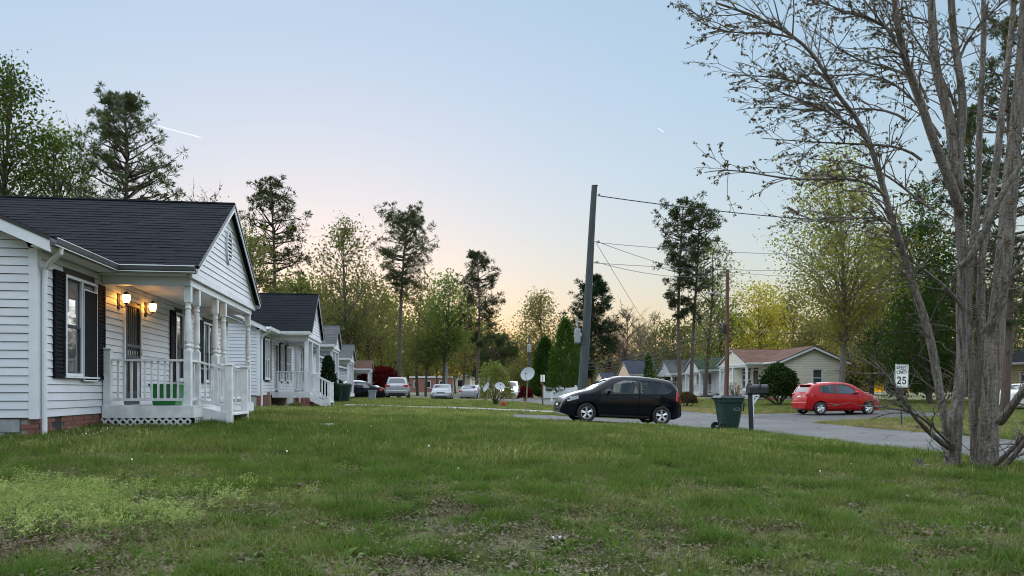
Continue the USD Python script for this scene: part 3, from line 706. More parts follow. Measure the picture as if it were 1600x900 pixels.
# two lit coach lamps on either side of the door
for a_ in (3.22, 4.75):
    lm = part('wall_lamp', h1); zc = 2.50
    b = MB().cbox((a_, .03, zc - .02), (.10, .03, .30), bevel=.01); b.tube([(a_, .04, zc - .06), (a_, .10, zc - .13), (a_, .15, zc - .12), (a_, .17, zc - .06)], .011, 7); b.lathe([(0, zc - .075), (.035, zc - .07), (.045, zc - .045), (0, zc - .04)], (a_, .17, 0), 12)
    b.lathe([(0, zc + .115), (.078, zc + .110), (.04, zc + .15), (.012, zc + .175), (0, zc + .18)], (a_, .17, 0), 12)
    obj('bracket', b, 'black_iron', lm, 40, h1_post)
    g = MB().lathe([(0, zc - .05), (.045, zc - .048), (.068, zc + .01), (.075, zc + .06), (.066, zc + .11), (0, zc + .115)], (a_, .17, 0), 16)
    obj('globe', g, 'lamp_globe', lm, True, h1_post)

# the second house: square posts, raised porch on brick piers
h2, h2_post = house('house', 'second white house of the left row, with square porch posts on brick piers', 17.3, 0.0, 1, dict(
    L=8.6, W=6.8, zs=.5, ze=2.95, zr=4.86, z0=.56, roof='shingle_slate', vent_hole=(9, 9),
    windows=[(.95, 1.95, 1.15, 2.68), (4.6, 5.5, 1.15, 2.68), (6.2, 7.2, 1.15, 2.68)], door=(3.2, 4.0, .66, 2.6),
    porch=dict(a0=2.6, a1=6.6, pd=1.38, zf=.62, zg=.03, piers=True, posts=[2.6, 4.1, 6.6],
               rails=[((2.6, .1), (2.6, 1.3)), ((4.18, 1.38), (6.52, 1.38)), ((6.6, .1), (6.6, 1.3))], stairs=(2.6, 3.9, .85), newel_h=.98)))
house('house', 'third white house of the left row, behind the dark cone-shaped shrub', 26.9, 0.05, 1, dict(
    L=8.4, W=5.4, zs=.5, ze=2.92, zr=4.16, z0=.62, roof='shingle_grey', windows=[(.7, 1.5, 1.1, 2.6), (3.2, 4.1, 1.1, 2.6)],
    porch=dict(a0=2.0, a1=5.2, pd=1.45, zf=.55, zg=.03, posts=[2.0, 3.6, 5.2], rails=[((2.0, .1), (2.0, 1.4)), ((3.7, 1.45), (5.1, 1.45))], vent=False)))
house('house', 'fourth white house of the left row, its narrow gable just before the dark red tree', 37.4, 0.05, 1, dict(
    L=8.6, W=5.4, zs=.45, ze=2.66, zr=3.80, z0=.64, roof='shingle_grey', windows=[(.7, 1.5, 1.0, 2.4)], door=(4.0, 4.9, .5, 2.4),
    porch=dict(a0=2.5, a1=6.5, pd=1.45, zf=.45, zg=.03, posts=[2.5, 4.5, 6.5], vent=False)))
house('house', 'low white house at the end of the left row, with a dark red porch roof', 52.5, 0.6, 1, dict(
    L=9.0, W=6.0, zs=.4, ze=2.35, zr=3.3, z0=.68, roof='shingle_brown', windows=[(.8, 1.9, .9, 2.0), (4.2, 5.2, .9, 2.0)], door=(2.6, 3.4, .45, 2.2),
    porch=dict(a0=1.8, a1=6.4, pd=1.5, zf=.4, zg=.03, posts=[1.8, 4.1, 6.4], rails=[((1.8, .1), (1.8, 1.4))], vent=False)))
# across the street
def right(label, px, Y, s, dz=0.0):
    x = (px - 800) * Y / F; t, u = tu(x, Y)
    return house('house', label, t, u, -1, s)
right('cream house with a brown roof and front porch behind the red hatchback', 1219, 58, dict(
    L=10.5, W=5.2, zs=.45, ze=3.02, zr=4.35, z0=.32, roof='shingle_brown', wall='cream_vinyl', shutters=False, course=.18, side_windows=[(-3.35, -2.6, 1.3, 2.55)], windows=[(1.0, 2.0, 1.2, 2.6), (5.0, 6.6, 1.1, 2.6)], door=(3.6, 4.5, .6, 2.6),
    porch=dict(a0=2.5, a1=7.6, pd=1.5, zf=.55, zg=.0, posts=[2.5, 5.0, 7.6], rails=[((5.1, 1.5), (7.5, 1.5))], vent=False)))
right('pale house with a dark green roof beyond the cream brown-roofed house', 1131, 74, dict(
    L=9, W=5.2, zs=.4, ze=2.6, zr=4.1, z0=.62, roof='shingle_green', shutters=False, course=.2, windows=[(4.0, 5.2, .9, 2.4), (6.0, 7.0, .9, 2.4)], door=(3.0, 3.8, .5, 2.5),
    porch=dict(a0=2.0, a1=5.8, pd=1.6, zf=.45, zg=.0, posts=[2.0, 4.0, 5.8], rails=[((2.0, .1), (2.0, 1.5)), ((2.1, 1.6), (3.9, 1.6))], vent=False)))
right('white house with a grey roof behind the twin-trunk pine', 1078, 85, dict(
    L=9, W=5.6, zs=.4, ze=2.5, zr=4.3, z0=.62, roof='shingle_grey', shutters=False, course=.2, windows=[(3.6, 4.8, .9, 2.3)],
    porch=dict(a0=2.0, a1=6.5, pd=1.4, zf=.4, zg=.0, posts=[2.0, 6.5], vent=False)))
right('peach house with a navy roof, its gable rising over the black car', 1012, 96, dict(
    L=10, W=7.2, zs=.4, ze=2.6, zr=4.6, z0=.65, roof='shingle_navy', wall='peach_wall', shutters=False, course=.3, windows=[(3.6, 4.8, .9, 2.3)],
    porch=dict(a0=2.0, a1=7.5, pd=1.6, zf=.3, zg=.0, posts=[2.0, 7.5], vent=False)))
right('small far peach house with a navy roof, left of the larger navy-roofed one', 962, 128, dict(
    L=9, W=6.4, zs=.4, ze=2.4, zr=3.75, z0=.75, roof='shingle_navy', wall='peach_wall', shutters=False, course=.4, windows=[(3.6, 4.8, .9, 2.3)],
    porch=dict(a0=2.0, a1=6.5, pd=1.6, zf=.3, zg=.0, posts=[2.0, 6.5], vent=False)))
mat('tan_vinyl', (0.50, 0.40, 0.24), 0.6, noise=(2, 0.06), island=0.03)
right('tan house with a dark roof behind the big tree at the right', 1668, 44, dict(
    L=5.2, W=6.5, zs=.3, ze=2.62, zr=4.2, z0=.25, roof='shingle_slate', wall='tan_vinyl', shutters=False, course=.15, windows=[(2.3, 3.4, .9, 2.2)]))

# ---------------------------------------------------------------- cars
def paint(name, color, rough=0.28, coat=1.0, metallic=0.0, spec=0.4):
    n = {'g': ('texture_coordinate', {}), 'n': ('noise_texture', dict(scale=3, detail=5)), 'r': ('map_range', dict(from_min=.35, from_max=.75, to_min=rough, to_max=rough + .14)),
         'p': ('principled_bsdf', dict(base_color=color, metallic=metallic, coat_weight=coat, coat_roughness=0.05, specular_ior_level=spec))}
    M[name] = usdkit.material(stage, '/World/Looks/' + name, n, [('g.object', 'n.vector'), ('n.fac', 'r.value'), ('r.result', 'p.roughness')], surface='p.BSDF')
paint('paint_black', (0.002, 0.0025, 0.0045), .12, .25, spec=.22); paint('paint_red', (0.36, 0.003, 0.008), .25, .5, spec=.3); paint('paint_silver', (0.30, 0.31, 0.33), .35, .6, .55)
paint('paint_grey', (0.13, 0.14, 0.165), .35, .7, .4); paint('paint_white', (0.72, 0.72, 0.72))
mat('alloy', (0.62, 0.63, 0.64), 0.3, metallic=0.75); mat('tail_red', (0.40, 0.010, 0.012), 0.15, coat=1.0); mat('lamp_clear', (0.26, 0.27, 0.27), 0.15, coat=1.0)
mat('dark_glass', (0.012, 0.014, 0.016), 0.04, coat=1.0); mat('seat_cloth', (0.045, 0.045, 0.05), 0.9); mat('plate', (0.66, 0.67, 0.66), 0.5); mat('chrome', (0.7, 0.7, 0.7), 0.12, metallic=1.0)
import manifold3d as m3
from scipy.interpolate import PchipInterpolator
def pch(pts): p = np.array(sorted(pts), float); return PchipInterpolator(p[:, 0], p[:, 1])
def to_man(v, f):
    return m3.Manifold(m3.Mesh(np.ascontiguousarray(v, np.float32), np.ascontiguousarray(f, np.uint32)))
def car(name, label, loc, heading, c, pitch=0.0, cat='car', group=None):
    """c: measurements in metres; x forward, y left, z up; heading is the angle of the forward axis."""
    root = thing(name, label, cat, loc, heading, group)
    if pitch: UsdGeom.Xformable(root).AddRotateYOp().Set(-math.degrees(pitch))
    top, L, W = pch(c['top']), c['L'], c['W']; belt = pch(c['belt']); hw = W / 2; zb0 = c.get('sill', .19)
    x0, x1 = c['top'][0][0], c['top'][-1][0]
    def plan(x):
        u = (x - (x0 + x1) / 2) / ((x1 - x0) / 2)
        k = c.get('round', 5.0)
        return np.maximum(1 - np.abs(u) ** k * c.get('taper', .20) - np.clip(np.abs(u) - .93, 0, 1) * 1.3, .5)
    def zbot(x):
        return zb0 + .10 * np.clip((np.abs(x - (x0 + x1) / 2) / ((x1 - x0) / 2) - .86) / .14, 0, 1)
    tum = c.get('tumble', .30)
    def Y(x, z, inset=0.0):
        zt, zl = top(x) - inset, np.minimum(belt(x), top(x) - .03)
        lo = zbot(x); q = np.clip((z - lo) / np.maximum(zl - lo, .05), 0, 1)
        y = hw * plan(x) * (0.90 + .10 * np.sin(np.clip(q * 1.7, 0, 1) * np.pi / 2) - .035 * np.clip(q - .72, 0, 1) / .28)
        y = y - tum * np.maximum(z - zl, 0)
        r = .08; s_ = np.clip((z - (zt - r)) / r, 0, 1)
        return np.maximum(y - (1 - np.sqrt(1 - s_ ** 2 * .999)) * .13, .05) - inset
    # stations along the top profile, even in arc length
    xs = np.linspace(x0, x1, 1500); s_ = np.concatenate([[0], np.cumsum(np.hypot(np.diff(xs), np.diff(top(xs))))]); st = np.interp(np.linspace(0, s_[-1], 84), s_, xs)
    def solid(inset=0.0, zlow=None, xa=None, xb=None):
        X = st if xa is None else np.linspace(xa, xb, 40)
        rows = []
        for x in X:
            lo = float(zbot(x)) if zlow is None else zlow
            zt = float(top(x)) - inset; zz = np.concatenate([np.linspace(lo, max(zt - .08, lo + .01), 12), zt - .08 * (1 - np.sin(np.linspace(.15, 1, 6) * np.pi / 2)) + 0])
            zz = np.maximum.accumulate(np.maximum(zz, lo)); yy = Y(x, zz, inset)
            side = [(y, z) for y, z in zip(yy, zz)]; yt = yy[-1]
            cr = [(yt * k, zt + .022 * (1 - k * k)) for k in (.75, .5, .25)]
            half = [(yy[0] * .5, lo)] + side + cr
            ring = half + [(0, zt + .022)] + [(-y, z) for y, z in half[::-1]] + [(0, lo)]
            rows.append([(x, y, z) for y, z in ring])
        V = np.array(rows); n, m = V.shape[:2]; v = V.reshape(-1, 3)
        i, j = np.meshgrid(np.arange(n - 1), np.arange(m), indexing='ij')
        q = np.stack([i * m + j, i * m + (j + 1) % m, (i + 1) * m + (j + 1) % m, (i + 1) * m + j], -1).reshape(-1, 4)
        f = np.vstack([q[:, [0, 2, 1]], q[:, [0, 3, 2]]])
        e0, e1 = len(v), len(v) + 1; v = np.vstack([v, V[0].mean(0), V[-1].mean(0)]); k = np.arange(m)
        f = np.vstack([f, np.stack([0 * k + e0, k, (k + 1) % m], 1), np.stack([0 * k + e1, (n - 1) * m + (k + 1) % m, (n - 1) * m + k], 1)])
        man = to_man(v, f)
        if man.volume() < 0: man = to_man(v, f[:, ::-1])
        return man
    body = solid()
    for ax in c['axles']:
        R = c['R'] * 1.17
        for sd in (-1, 1):
            cy = m3.Manifold.cylinder(.30, R, R, 40).rotate([90, 0, 0]).translate([ax, sd * (hw + .08) + (.15 if sd < 0 else .15), c['R'] + .01])
            cy = m3.Manifold.cylinder(.30, R, R, 40).translate([0, 0, -.15]).rotate([90, 0, 0]).translate([ax, sd * (hw - .07), c['R'] + .01])
            body = body - cy
    hollow = c.get('hollow')
    def grid_poly(poly, step=.12):
        g = sg.Polygon(poly); a, b, d, e = g.bounds; out = []
        for i in range(int((d - a) / step) + 1):
            for j in range(int((e - b) / step) + 1):
                q = g.intersection(sg.box(a + i * step, b + j * step, a + (i + 1) * step, b + (j + 1) * step))
                for k in getattr(q, 'geoms', [q]):
                    if k.geom_type == 'Polygon' and k.area > 1e-6: out.append(np.array(k.exterior.coords)[:-1])
        return out
    def side_patch(polys, off, sides=(-1, 1)):
        mb = MB()
        for poly in polys:
            for q in grid_poly(poly):
                for sd in sides:
                    y = Y(q[:, 0], q[:, 1]) + off
                    v = np.stack([q[:, 0], sd * y, q[:, 1]], 1); n = len(q)
                    mb.add(v, [[0, k, k + 1] if sd < 0 else [0, k + 1, k] for k in range(1, n - 1)])
        return mb
    # patches on the top profile, given by arc length from the tail: (x range) x (y half widths)
    def top_patch(xa, xb, ya, yb, off):
        X = np.interp(np.linspace(np.interp(xa, xs, s_), np.interp(xb, xs, s_), 14), s_, xs); mb = MB(); V = []
        dz = (top(X + 1e-3) - top(X - 1e-3)) / 2e-3; nrm = np.stack([-dz, 0 * dz, np.ones_like(dz)], 1); nrm /= np.linalg.norm(nrm, axis=1, keepdims=True)
        for i, x in enumerate(X):
            w = ya + (yb - ya) * i / (len(X) - 1); yt = float(Y(x, top(x)))
            for k in np.linspace(-1, 1, 9):
                y = k * w; V.append(np.array([x, y, top(x) + .022 * (1 - min((y / max(yt, .3)) ** 2, 1.0)) - .05 * max(abs(y) - yt, 0)]) + nrm[i] * off)
        n, m = len(X), 9; i, j = np.meshgrid(np.arange(n - 1), np.arange(m - 1), indexing='ij')
        return mb.add(np.array(V), np.stack([i * m + j, (i + 1) * m + j, (i + 1) * m + j + 1, i * m + j + 1], -1).reshape(-1, 4))
    if hollow:
        h = hollow
        body = body - solid(.05, h['floor'], h['xa'], h['xb'])
        for w in c['windows']:
            body = body - m3.CrossSection([np.array(w)]).extrude(3.0).translate([0, 0, -1.5]).rotate([90, 0, 0]) if sg.Polygon(w).exterior.is_ccw else body - m3.CrossSection([np.array(w)[::-1]]).extrude(3.0).translate([0, 0, -1.5]).rotate([90, 0, 0])
        for (xa, xb, ya, yb) in c['screens']:
            va = np.vstack([np.vstack(top_patch(xa, xb, ya, yb, o).v) for o in (-.16, .10)])
            body = body - m3.Manifold.hull_points(va.astype(np.float64))
    ms = body.to_mesh(); obj('body', (ms.vert_properties[:, :3], ms.tri_verts), c['paint'], root, 32)
    gl = 'car_glass' if hollow else 'dark_glass'
    o = -.018 if hollow else .004
    if c.get('gasket', True):
        for w in c['windows']:
            big = sg.Polygon(w).buffer(.025, join_style=1); ring = big.difference(sg.Polygon(w))
            mb = MB()
            for q in grid_poly(list(big.exterior.coords)[:-1]):
                r = sg.Polygon(q).difference(sg.Polygon(w))
                for k in getattr(r, 'geoms', [r]):
                    if k.geom_type != 'Polygon' or k.area < 1e-6: continue
                    tv, tf = trimesh.creation.triangulate_polygon(k, engine='earcut')
                    for sd in (-1, 1): mb.add(np.stack([tv[:, 0], sd * (Y(tv[:, 0], tv[:, 1]) + .003), tv[:, 1]], 1), tf)
            obj('window_seal', mb, 'black_plastic', root)
    for w in c['windows']:
        obj('side_window', side_patch([w], o, (-1,)), gl, root); obj('side_window', side_patch([w], o, (1,)), gl, root)
    for nm, sc in zip(('windscreen', 'rear_window'), c['screens']): obj(nm, top_patch(*sc, -.012 if hollow else .006), gl, root, True)
    if hollow:
        fl = h['floor']
        for (sx, sy, w) in ((h['seat'], .36, .5), (h['seat'], -.36, .5), (h['rear'], 0, 1.2)):
            mb = MB().cbox((sx, sy, fl + .14), (.5, w, .2), bevel=.05); mb.cbox((sx - .32, sy, fl + .48), (.16, w, .62), ry=-.25, bevel=.05)
            for k in ((0,) if w < 1 else (-.35, .35)): mb.cbox((sx - .45, sy + k, fl + .88), (.10, .26, .18), ry=-.2, bevel=.04)
            obj('seat', mb, 'seat_cloth', root)
        obj('dashboard', MB().cbox((h['dash'], 0, fl + .42), (.42, 1.3, .24), bevel=.06), 'black_plastic', root)
        g = np.linspace(0, 2 * np.pi, 20)
        obj('steering_wheel', MB().tube(np.stack([h['dash'] - .33 + .06 * np.cos(g), .36 + .18 * np.sin(g), fl + .55 + .17 * np.cos(g)], 1), .014, 6), 'black_plastic', root)
    # wheels
    R = c['R']; rr = c.get('rim', .68) * R
    for ax in c['axles']:
        for sd in (-1, 1):
            wl = part('wheel', root); yc = sd * (hw - .105)
            prof = [(rr - .01, -.09), (R - .035, -.098), (R - .008, -.075), (R, -.04), (R, .04), (R - .008, .075), (R - .035, .098), (rr - .01, .09), (rr - .03, .05), (rr - .03, -.05), (rr - .01, -.09)]
            m = trimesh.creation.revolve(np.array(prof), sections=36); m.apply_transform(trimesh.transformations.rotation_matrix(math.pi / 2, [1, 0, 0])); m.apply_translation((ax, yc, R))
            obj('tyre', m, 'black_rubber', wl, 40)
            rm = MB(); yo = sd * .06
            m = trimesh.creation.revolve(np.array([(rr - .035, -.06), (rr + .002, -.075), (rr + .006, .085), (rr - .022, .083), (rr - .035, .05), (rr - .035, -.06)]), sections=36); m.apply_transform(trimesh.transformations.rotation_matrix(-sd * math.pi / 2, [1, 0, 0])); m.apply_translation((ax, yc, R)); rm.mesh(m)
            ns = c.get('spokes', 5)
            for k in range(ns):
                for d in ((-.13, .13) if c.get('double', True) else (0,)):
                    g = 2 * math.pi * k / ns + .2
                    a1, a2 = g + d * 1.5, g + d
                    p0 = np.array([ax + .045 * math.cos(a1), yc + yo * 1.08, R + .045 * math.sin(a1)]); p1 = np.array([ax + (rr - .02) * math.cos(a2), yc + yo * 1.15, R + (rr - .02) * math.sin(a2)])
                    rm.tube([p0, p1], [.020, .016] if c.get('double', True) else [.03, .034], 6)
            rm.cyl((ax, yc + yo * .9, R), .055, .05, 'y', 16)
            obj('rim', rm, 'alloy', wl, 40)
            obj('brake_disc', MB().cyl((ax, yc + yo * .2, R), rr - .045, .02, 'y', 24), 'black_iron', wl)
    obj('underbody', MB().box((c['axles'][1] - .2, -hw * .72, zb0 - .015), (c['axles'][0] + .2, hw * .72, zb0 + .12)), 'black_plastic', root)
    for nm, polys, m_, off in c.get('side_parts', []):
        for sd in (-1, 1): obj(nm, side_patch(polys, off, (sd,)), m_, root)
    for nm, a, m_, off in c.get('top_parts', []): obj(nm, top_patch(*a, off), m_, root, True)
    for nm, ctr, size, m_, kw in c.get('boxes', []):
        both = kw.pop('both', False) if 'both' in kw else False
        for sd in ((-1, 1) if both else (1,)): obj(nm, MB().cbox((ctr[0], ctr[1] * sd, ctr[2]), size, bevel=min(size) * .3, rz=kw.get('rz', 0) * sd, ry=kw.get('ry', 0)), m_, root, 40)
    # mirrors
    if 'mirror' in c:
        mx, mz = c['mirror']
        for sd in (-1, 1):
            yy = float(Y(mx, mz)); mr = obj('wing_mirror', MB().cbox((mx, sd * (yy + .10), mz + .05), (.12, .19, .13), bevel=.04, rz=-sd * .2).tube([(mx + .02, sd * (yy - .02), mz - .02), (mx, sd * (yy + .06), mz + .02)], .02, 6), c.get('mirror_mat', c['paint']), root, 40)
    return root
def seam(*pts, w=.010):
    return [list(sg.LineString(pts).buffer(w / 2, cap_style=2).exterior.coords)[:-1]]
hatch = dict(L=4.0, W=1.68, R=.305, axles=(1.17, -1.28), paint='paint_black', sill=.19, mirror=(.50, .96),
    top=[(-2.0, .48), (-1.99, .72), (-1.93, .93), (-1.80, 1.17), (-1.68, 1.355), (-1.57, 1.435), (-1.2, 1.49), (-.6, 1.525), (-.05, 1.518), (.30, 1.46), (.72, 1.245), (1.06, 1.045), (1.4, .955), (1.72, .83), (1.92, .66), (2.0, .42)],
    belt=[(-2.0, 1.0), (-1.3, 1.00), (.2, .945), (1.1, .88), (2.0, .7)],
    windows=[[(.70, .955), (.44, .955), (.44, 1.15)], [(.37, .96), (-.47, .985), (-.47, 1.40), (-.02, 1.40), (.30, 1.24)], [(-.57, .99), (-1.24, 1.01), (-1.24, 1.375), (-.57, 1.405)], [(-1.31, 1.015), (-1.54, 1.07), (-1.57, 1.13), (-1.42, 1.33), (-1.31, 1.36)]],
    screens=[(.32, 1.0, .52, .63), (-1.88, -1.68, .56, .50)], hollow=dict(floor=.55, xa=-1.6, xb=.95, seat=.0, rear=-.95, dash=.75),
    side_parts=[('door_seam', seam((.62, .30), (.62, .55), (.50, .92)) + seam((-.52, .30), (-.52, .98)) + seam((-1.08, .35), (-1.28, .70), (-1.28, .99)) + seam((.62, .30), (-.95, .30)), 'seam_black', .002),
                ('sill_strip', [[(.75, .225), (-.88, .225), (-.88, .275), (.75, .275)]], 'black_plastic', .012),
                ('headlight', [[(1.44, .74), (1.78, .64), (1.86, .71), (1.68, .80), (1.46, .84)]], 'lamp_clear', .006),
                ('tail_light', [[(-1.74, .80), (-1.93, .70), (-1.92, .84), (-1.83, 1.04), (-1.76, 1.10)]], 'tail_red', .006)],
    top_parts=[('grille', (1.90, 1.955, .50, .48), 'black_plastic', .006), ('plate', (1.965, 1.985, .16, .16), 'plate', .012)],
    boxes=[('spoiler', (-1.70, 0, 1.425), (.26, 1.06, .035), 'paint_black', dict(ry=.05)), ('door_handle', (-.36, .845, .85), (.17, .03, .035), 'paint_black', dict(both=True)), ('door_handle', (-1.10, .845, .87), (.17, .03, .035), 'paint_black', dict(both=True)), ('wiper', (-1.90, .1, 1.12), (.02, .4, .02), 'black_plastic', {})])
PA = math.atan2(PV[1], PV[0])
bx, by = P(962, 655, 25.2)[:2]
car('hatchback', 'black five-door hatchback with silver alloy wheels parked on the asphalt apron', on(bx, by) + [0, 0, .02], PA + math.pi, hatch, pitch=.045)
red = dict(hatch, L=3.85, W=1.70, R=.30, axles=(1.17, -1.27), paint='paint_red', mirror=(.50, .99), double=True, spokes=7,
    top=[(-1.92, .48), (-1.90, .72), (-1.83, .97), (-1.66, 1.29), (-1.54, 1.40), (-1.1, 1.48), (-.4, 1.52), (.1, 1.50), (.40, 1.42), (.80, 1.20), (1.10, 1.04), (1.45, .93), (1.70, .80), (1.87, .62), (1.93, .40)],
    belt=[(-1.92, 1.03), (-1.2, 1.02), (.2, .96), (1.1, .90), (1.93, .7)],
    windows=[[(.62, .985), (-.42, 1.00), (-.42, 1.40), (.02, 1.39), (.36, 1.25)], [(-.52, 1.005), (-1.15, 1.05), (-1.30, 1.12), (-1.20, 1.33), (-.52, 1.40)]],
    screens=[(.42, 1.05, .52, .63), (-1.80, -1.60, .55, .52)], hollow=dict(floor=.55, xa=-1.5, xb=1.0, seat=.05, rear=-.85, dash=.78),
    side_parts=[('door_seam', seam((.66, .30), (.66, .55), (.56, .95)) + seam((-.50, .30), (-.50, 1.0)) + seam((.66, .30), (-.50, .30)), 'seam_black', .002),
                ('headlight', [[(1.40, .74), (1.72, .60), (1.80, .70), (1.62, .83), (1.42, .90)]], 'lamp_clear', .006),
                ('tail_light', [[(-1.55, .92), (-1.84, .80), (-1.84, .92), (-1.79, 1.03), (-1.70, 1.06)]], 'tail_red', .006)],
    top_parts=[('plate', (-1.885, -1.872, .17, .17), 'plate', .014), ('badge', (-1.868, -1.862, .05, .05), 'chrome', .012)],
    boxes=[('spoiler', (-1.60, 0, 1.40), (.20, 1.02, .03), 'paint_red', dict(ry=.1)), ('door_handle', (-.34, .855, .86), (.17, .03, .035), 'paint_red', dict(both=True)), ('tail_light', (-1.84, .60, .93), (.06, .16, .16), 'tail_red', dict(both=True)), ('bumper', (-1.90, 0, .50), (.06, 1.3, .16), 'paint_red', {})])
rx, ry = P(1306, 650, 36.6)[:2]
car('hatchback', 'red three-door hatchback standing in the drive across the street', on(rx, ry) + [0, 0, .02], PA + .03, red)
suv = dict(L=4.8, W=1.93, R=.36, axles=(1.45, -1.42), paint='paint_silver', sill=.24, round=7, mirror=(.75, 1.12), mirror_mat='black_plastic',
    top=[(-2.4, .60), (-2.38, 1.0), (-2.30, 1.2), (-2.12, 1.62), (-1.95, 1.74), (-1.0, 1.77), (0, 1.74), (.40, 1.64), (1.0, 1.22), (1.3, 1.13), (2.0, 1.03), (2.3, .88), (2.4, .6)],
    belt=[(-2.4, 1.12), (0, 1.06), (1.2, 1.02), (2.4, .9)], windows=[[(.85, 1.09), (-.5, 1.11), (-.5, 1.56), (.35, 1.53)], [(-.6, 1.11), (-1.9, 1.15), (-1.75, 1.57), (-.6, 1.57)]],
    screens=[(.44, 1.10, .55, .72), (-2.28, -2.10, .70, .58)], gasket=False,
    side_parts=[('headlight', [[(1.8, .84), (2.24, .74), (2.26, .86), (1.9, .97)]], 'lamp_clear', .006), ('tail_light', [[(-2.0, 1.0), (-2.31, .93), (-2.31, 1.08), (-2.05, 1.14)]], 'tail_red', .008)],
    top_parts=[('plate', (-2.352, -2.338, .26, .26), 'plate', .012)],
    boxes=[('tail_light', (-2.35, .72, 1.05), (.07, .40, .17), 'tail_red', dict(both=True)), ('bumper', (-2.40, 0, .55), (.12, 1.7, .25), 'paint_silver', {}), ('bumper_strip', (-2.465, 0, .47), (.03, 1.3, .06), 'black_plastic', {}), ('roof_rail', (-.6, .66, 1.80), (2.2, .04, .04), 'black_plastic', dict(both=True)), ('tow_panel', (-2.42, 0, .36), (.06, 1.3, .14), 'black_plastic', {})])
sx, sy = P(622, 622, 64.5)[:2]
car('suv', 'silver sport utility vehicle seen from behind with its red lamps', (sx, sy, .62), math.pi / 2 + .10, suv)
sedan = dict(L=4.75, W=1.8, R=.32, axles=(1.38, -1.36), paint='paint_grey', sill=.20, round=6, mirror=(.72, .98),
    top=[(-2.38, .55), (-2.34, .85), (-2.2, 1.0), (-1.75, 1.06), (-1.2, 1.33), (-.8, 1.43), (-.2, 1.46), (.2, 1.42), (.85, 1.05), (1.1, .97), (1.8, .87), (2.2, .72), (2.38, .45)],
    belt=[(-2.38, .9), (-1.5, .98), (0, .93), (1.0, .9), (2.38, .7)], windows=[[(.72, .95), (-.2, .965), (-.2, 1.33), (.2, 1.32)], [(-.28, .965), (-1.25, 1.0), (-.95, 1.32), (-.28, 1.34)]],
    screens=[(.24, .90, .52, .66), (-1.68, -1.0, .62, .52)], gasket=False,
    side_parts=[('headlight', [[(1.75, .66), (2.2, .56), (2.24, .66), (1.9, .78)]], 'lamp_clear', .006), ('tail_light', [[(-1.95, .80), (-2.28, .74), (-2.28, .90), (-2.05, .96)]], 'tail_red', .006)],
    top_parts=[('grille', (2.20, 2.30, .34, .30), 'black_plastic', .006), ('plate', (2.345, 2.36, .2, .2), 'plate', .02)],
    boxes=[('headlight', (2.20, .58, .66), (.16, .34, .13), 'lamp_clear', dict(both=True, rz=.25)), ('air_intake', (2.37, 0, .34), (.05, 1.0, .12), 'black_plastic', {}), ('tail_light', (-2.31, .62, .83), (.08, .38, .16), 'tail_red', dict(both=True))])
def ground_car(px, Y_, *a, dz=0.02, **k):
    x, y = P(px, 620, Y_)[:2]; return car(a[0], a[1], on(x, y) + [0, 0, dz], *a[2:], **k)
car('sedan', 'dark grey sedan facing the camera beside the silver sport utility vehicle', (*P(691, 620, 68)[:2], .42), -math.pi / 2 + .03, sedan)
car('sedan', 'silver sedan seen from behind, left of the three grey dishes', (*P(738, 620, 76)[:2], .42), math.pi / 2 - .16, dict(sedan, paint='paint_silver', top_parts=[('plate', (-2.325, -2.31, .2, .2), 'plate', .012)]))
car('sedan', 'white sedan parked behind the black sedan before the fourth house', (*P(548, 620, 61.6)[:2], .66), PA + math.pi, dict(sedan, paint='paint_white'))
car('sedan', 'black sedan parked in front of the white sedan by the grey bin', (*P(553, 622, 58.9)[:2], .50), PA + math.pi, dict(sedan, paint='paint_black'))
car('suv', 'white sport utility vehicle coming up the road with its headlights on', (*P(797, 620, 77)[:2], .50), -math.pi / 2 - .05, dict(suv, paint='paint_white',
    boxes=[('headlight', (2.27, .68, .80), (.12, .30, .15), 'headlamp_on', dict(both=True, rz=.2)), ('grille', (2.36, 0, .74), (.08, .9, .2), 'black_plastic', {}), ('air_intake', (2.39, 0, .45), (.08, 1.3, .16), 'black_plastic', {})], top_parts=[]))
car('sedan', 'white sedan at the right edge behind the big tree', on(*P(1620, 620, 42)[:2]) + [0, 0, .02], PA + .1, dict(sedan, paint='paint_white'))

# ---------------------------------------------------------------- poles and lines
def attach(px, py, Y): return P(px, py, Y)
def pole(label, p0, top, r0, r1, m, extra=None, group='utility poles along the street'):
    base = on(*p0); top = np.array(top, float)
    r = thing('utility_pole', label, 'utility pole', base, 0, group)
    n = 14; g = np.linspace(-.03, 1, n)[:, None]; pts = (top - base) * g + np.array([0, 0, 0]); pts[:, 0] += .03 * np.sin(g[:, 0] * 5)
    obj('shaft', MB().tube(pts, np.linspace(r0, r1, n), 14), m, r, 40)
    return r, base
top1 = P(930, 290, 31.0); p1, b1 = pole('tall grey leaning utility pole standing behind the black hatchback', P(906, 650, 31.0)[:2], top1, .20, .115, 'pole_grey')
def rel(p, b): return np.array(p) - b
q = rel(P(903, 525, 31), b1)
bx_ = MB().cbox(q + [-.02, -.05, 0], (.24, .2, .58), bevel=.03); obj('meter_box', bx_, 'dish_grey', p1, 40)
obj('conduit', MB().tube([q + [-.02, -.05, .28], q + [-.03, -.05, .75]], .03, 8), 'dish_grey', p1, 40)
obj('bracket', MB().tube([q + [-.02, 0, .1], q + [.2, .02, .1]], .02, 6), 'galvanised', p1)
for (px_, py_) in ((931, 305), (930, 378), (928, 410)):
    c_ = rel(P(px_ - 1, py_, 31), b1)
    obj('insulator', MB().lathe([(0, -.05), (.03, -.05), (.05, -.02), (.03, 0), (.05, .03), (.02, .06), (0, .06)], c_ + [.16, -.04, 0], 10).tube([c_, c_ + [.16, -.04, 0]], .015, 6), 'dish_grey', p1, 40)
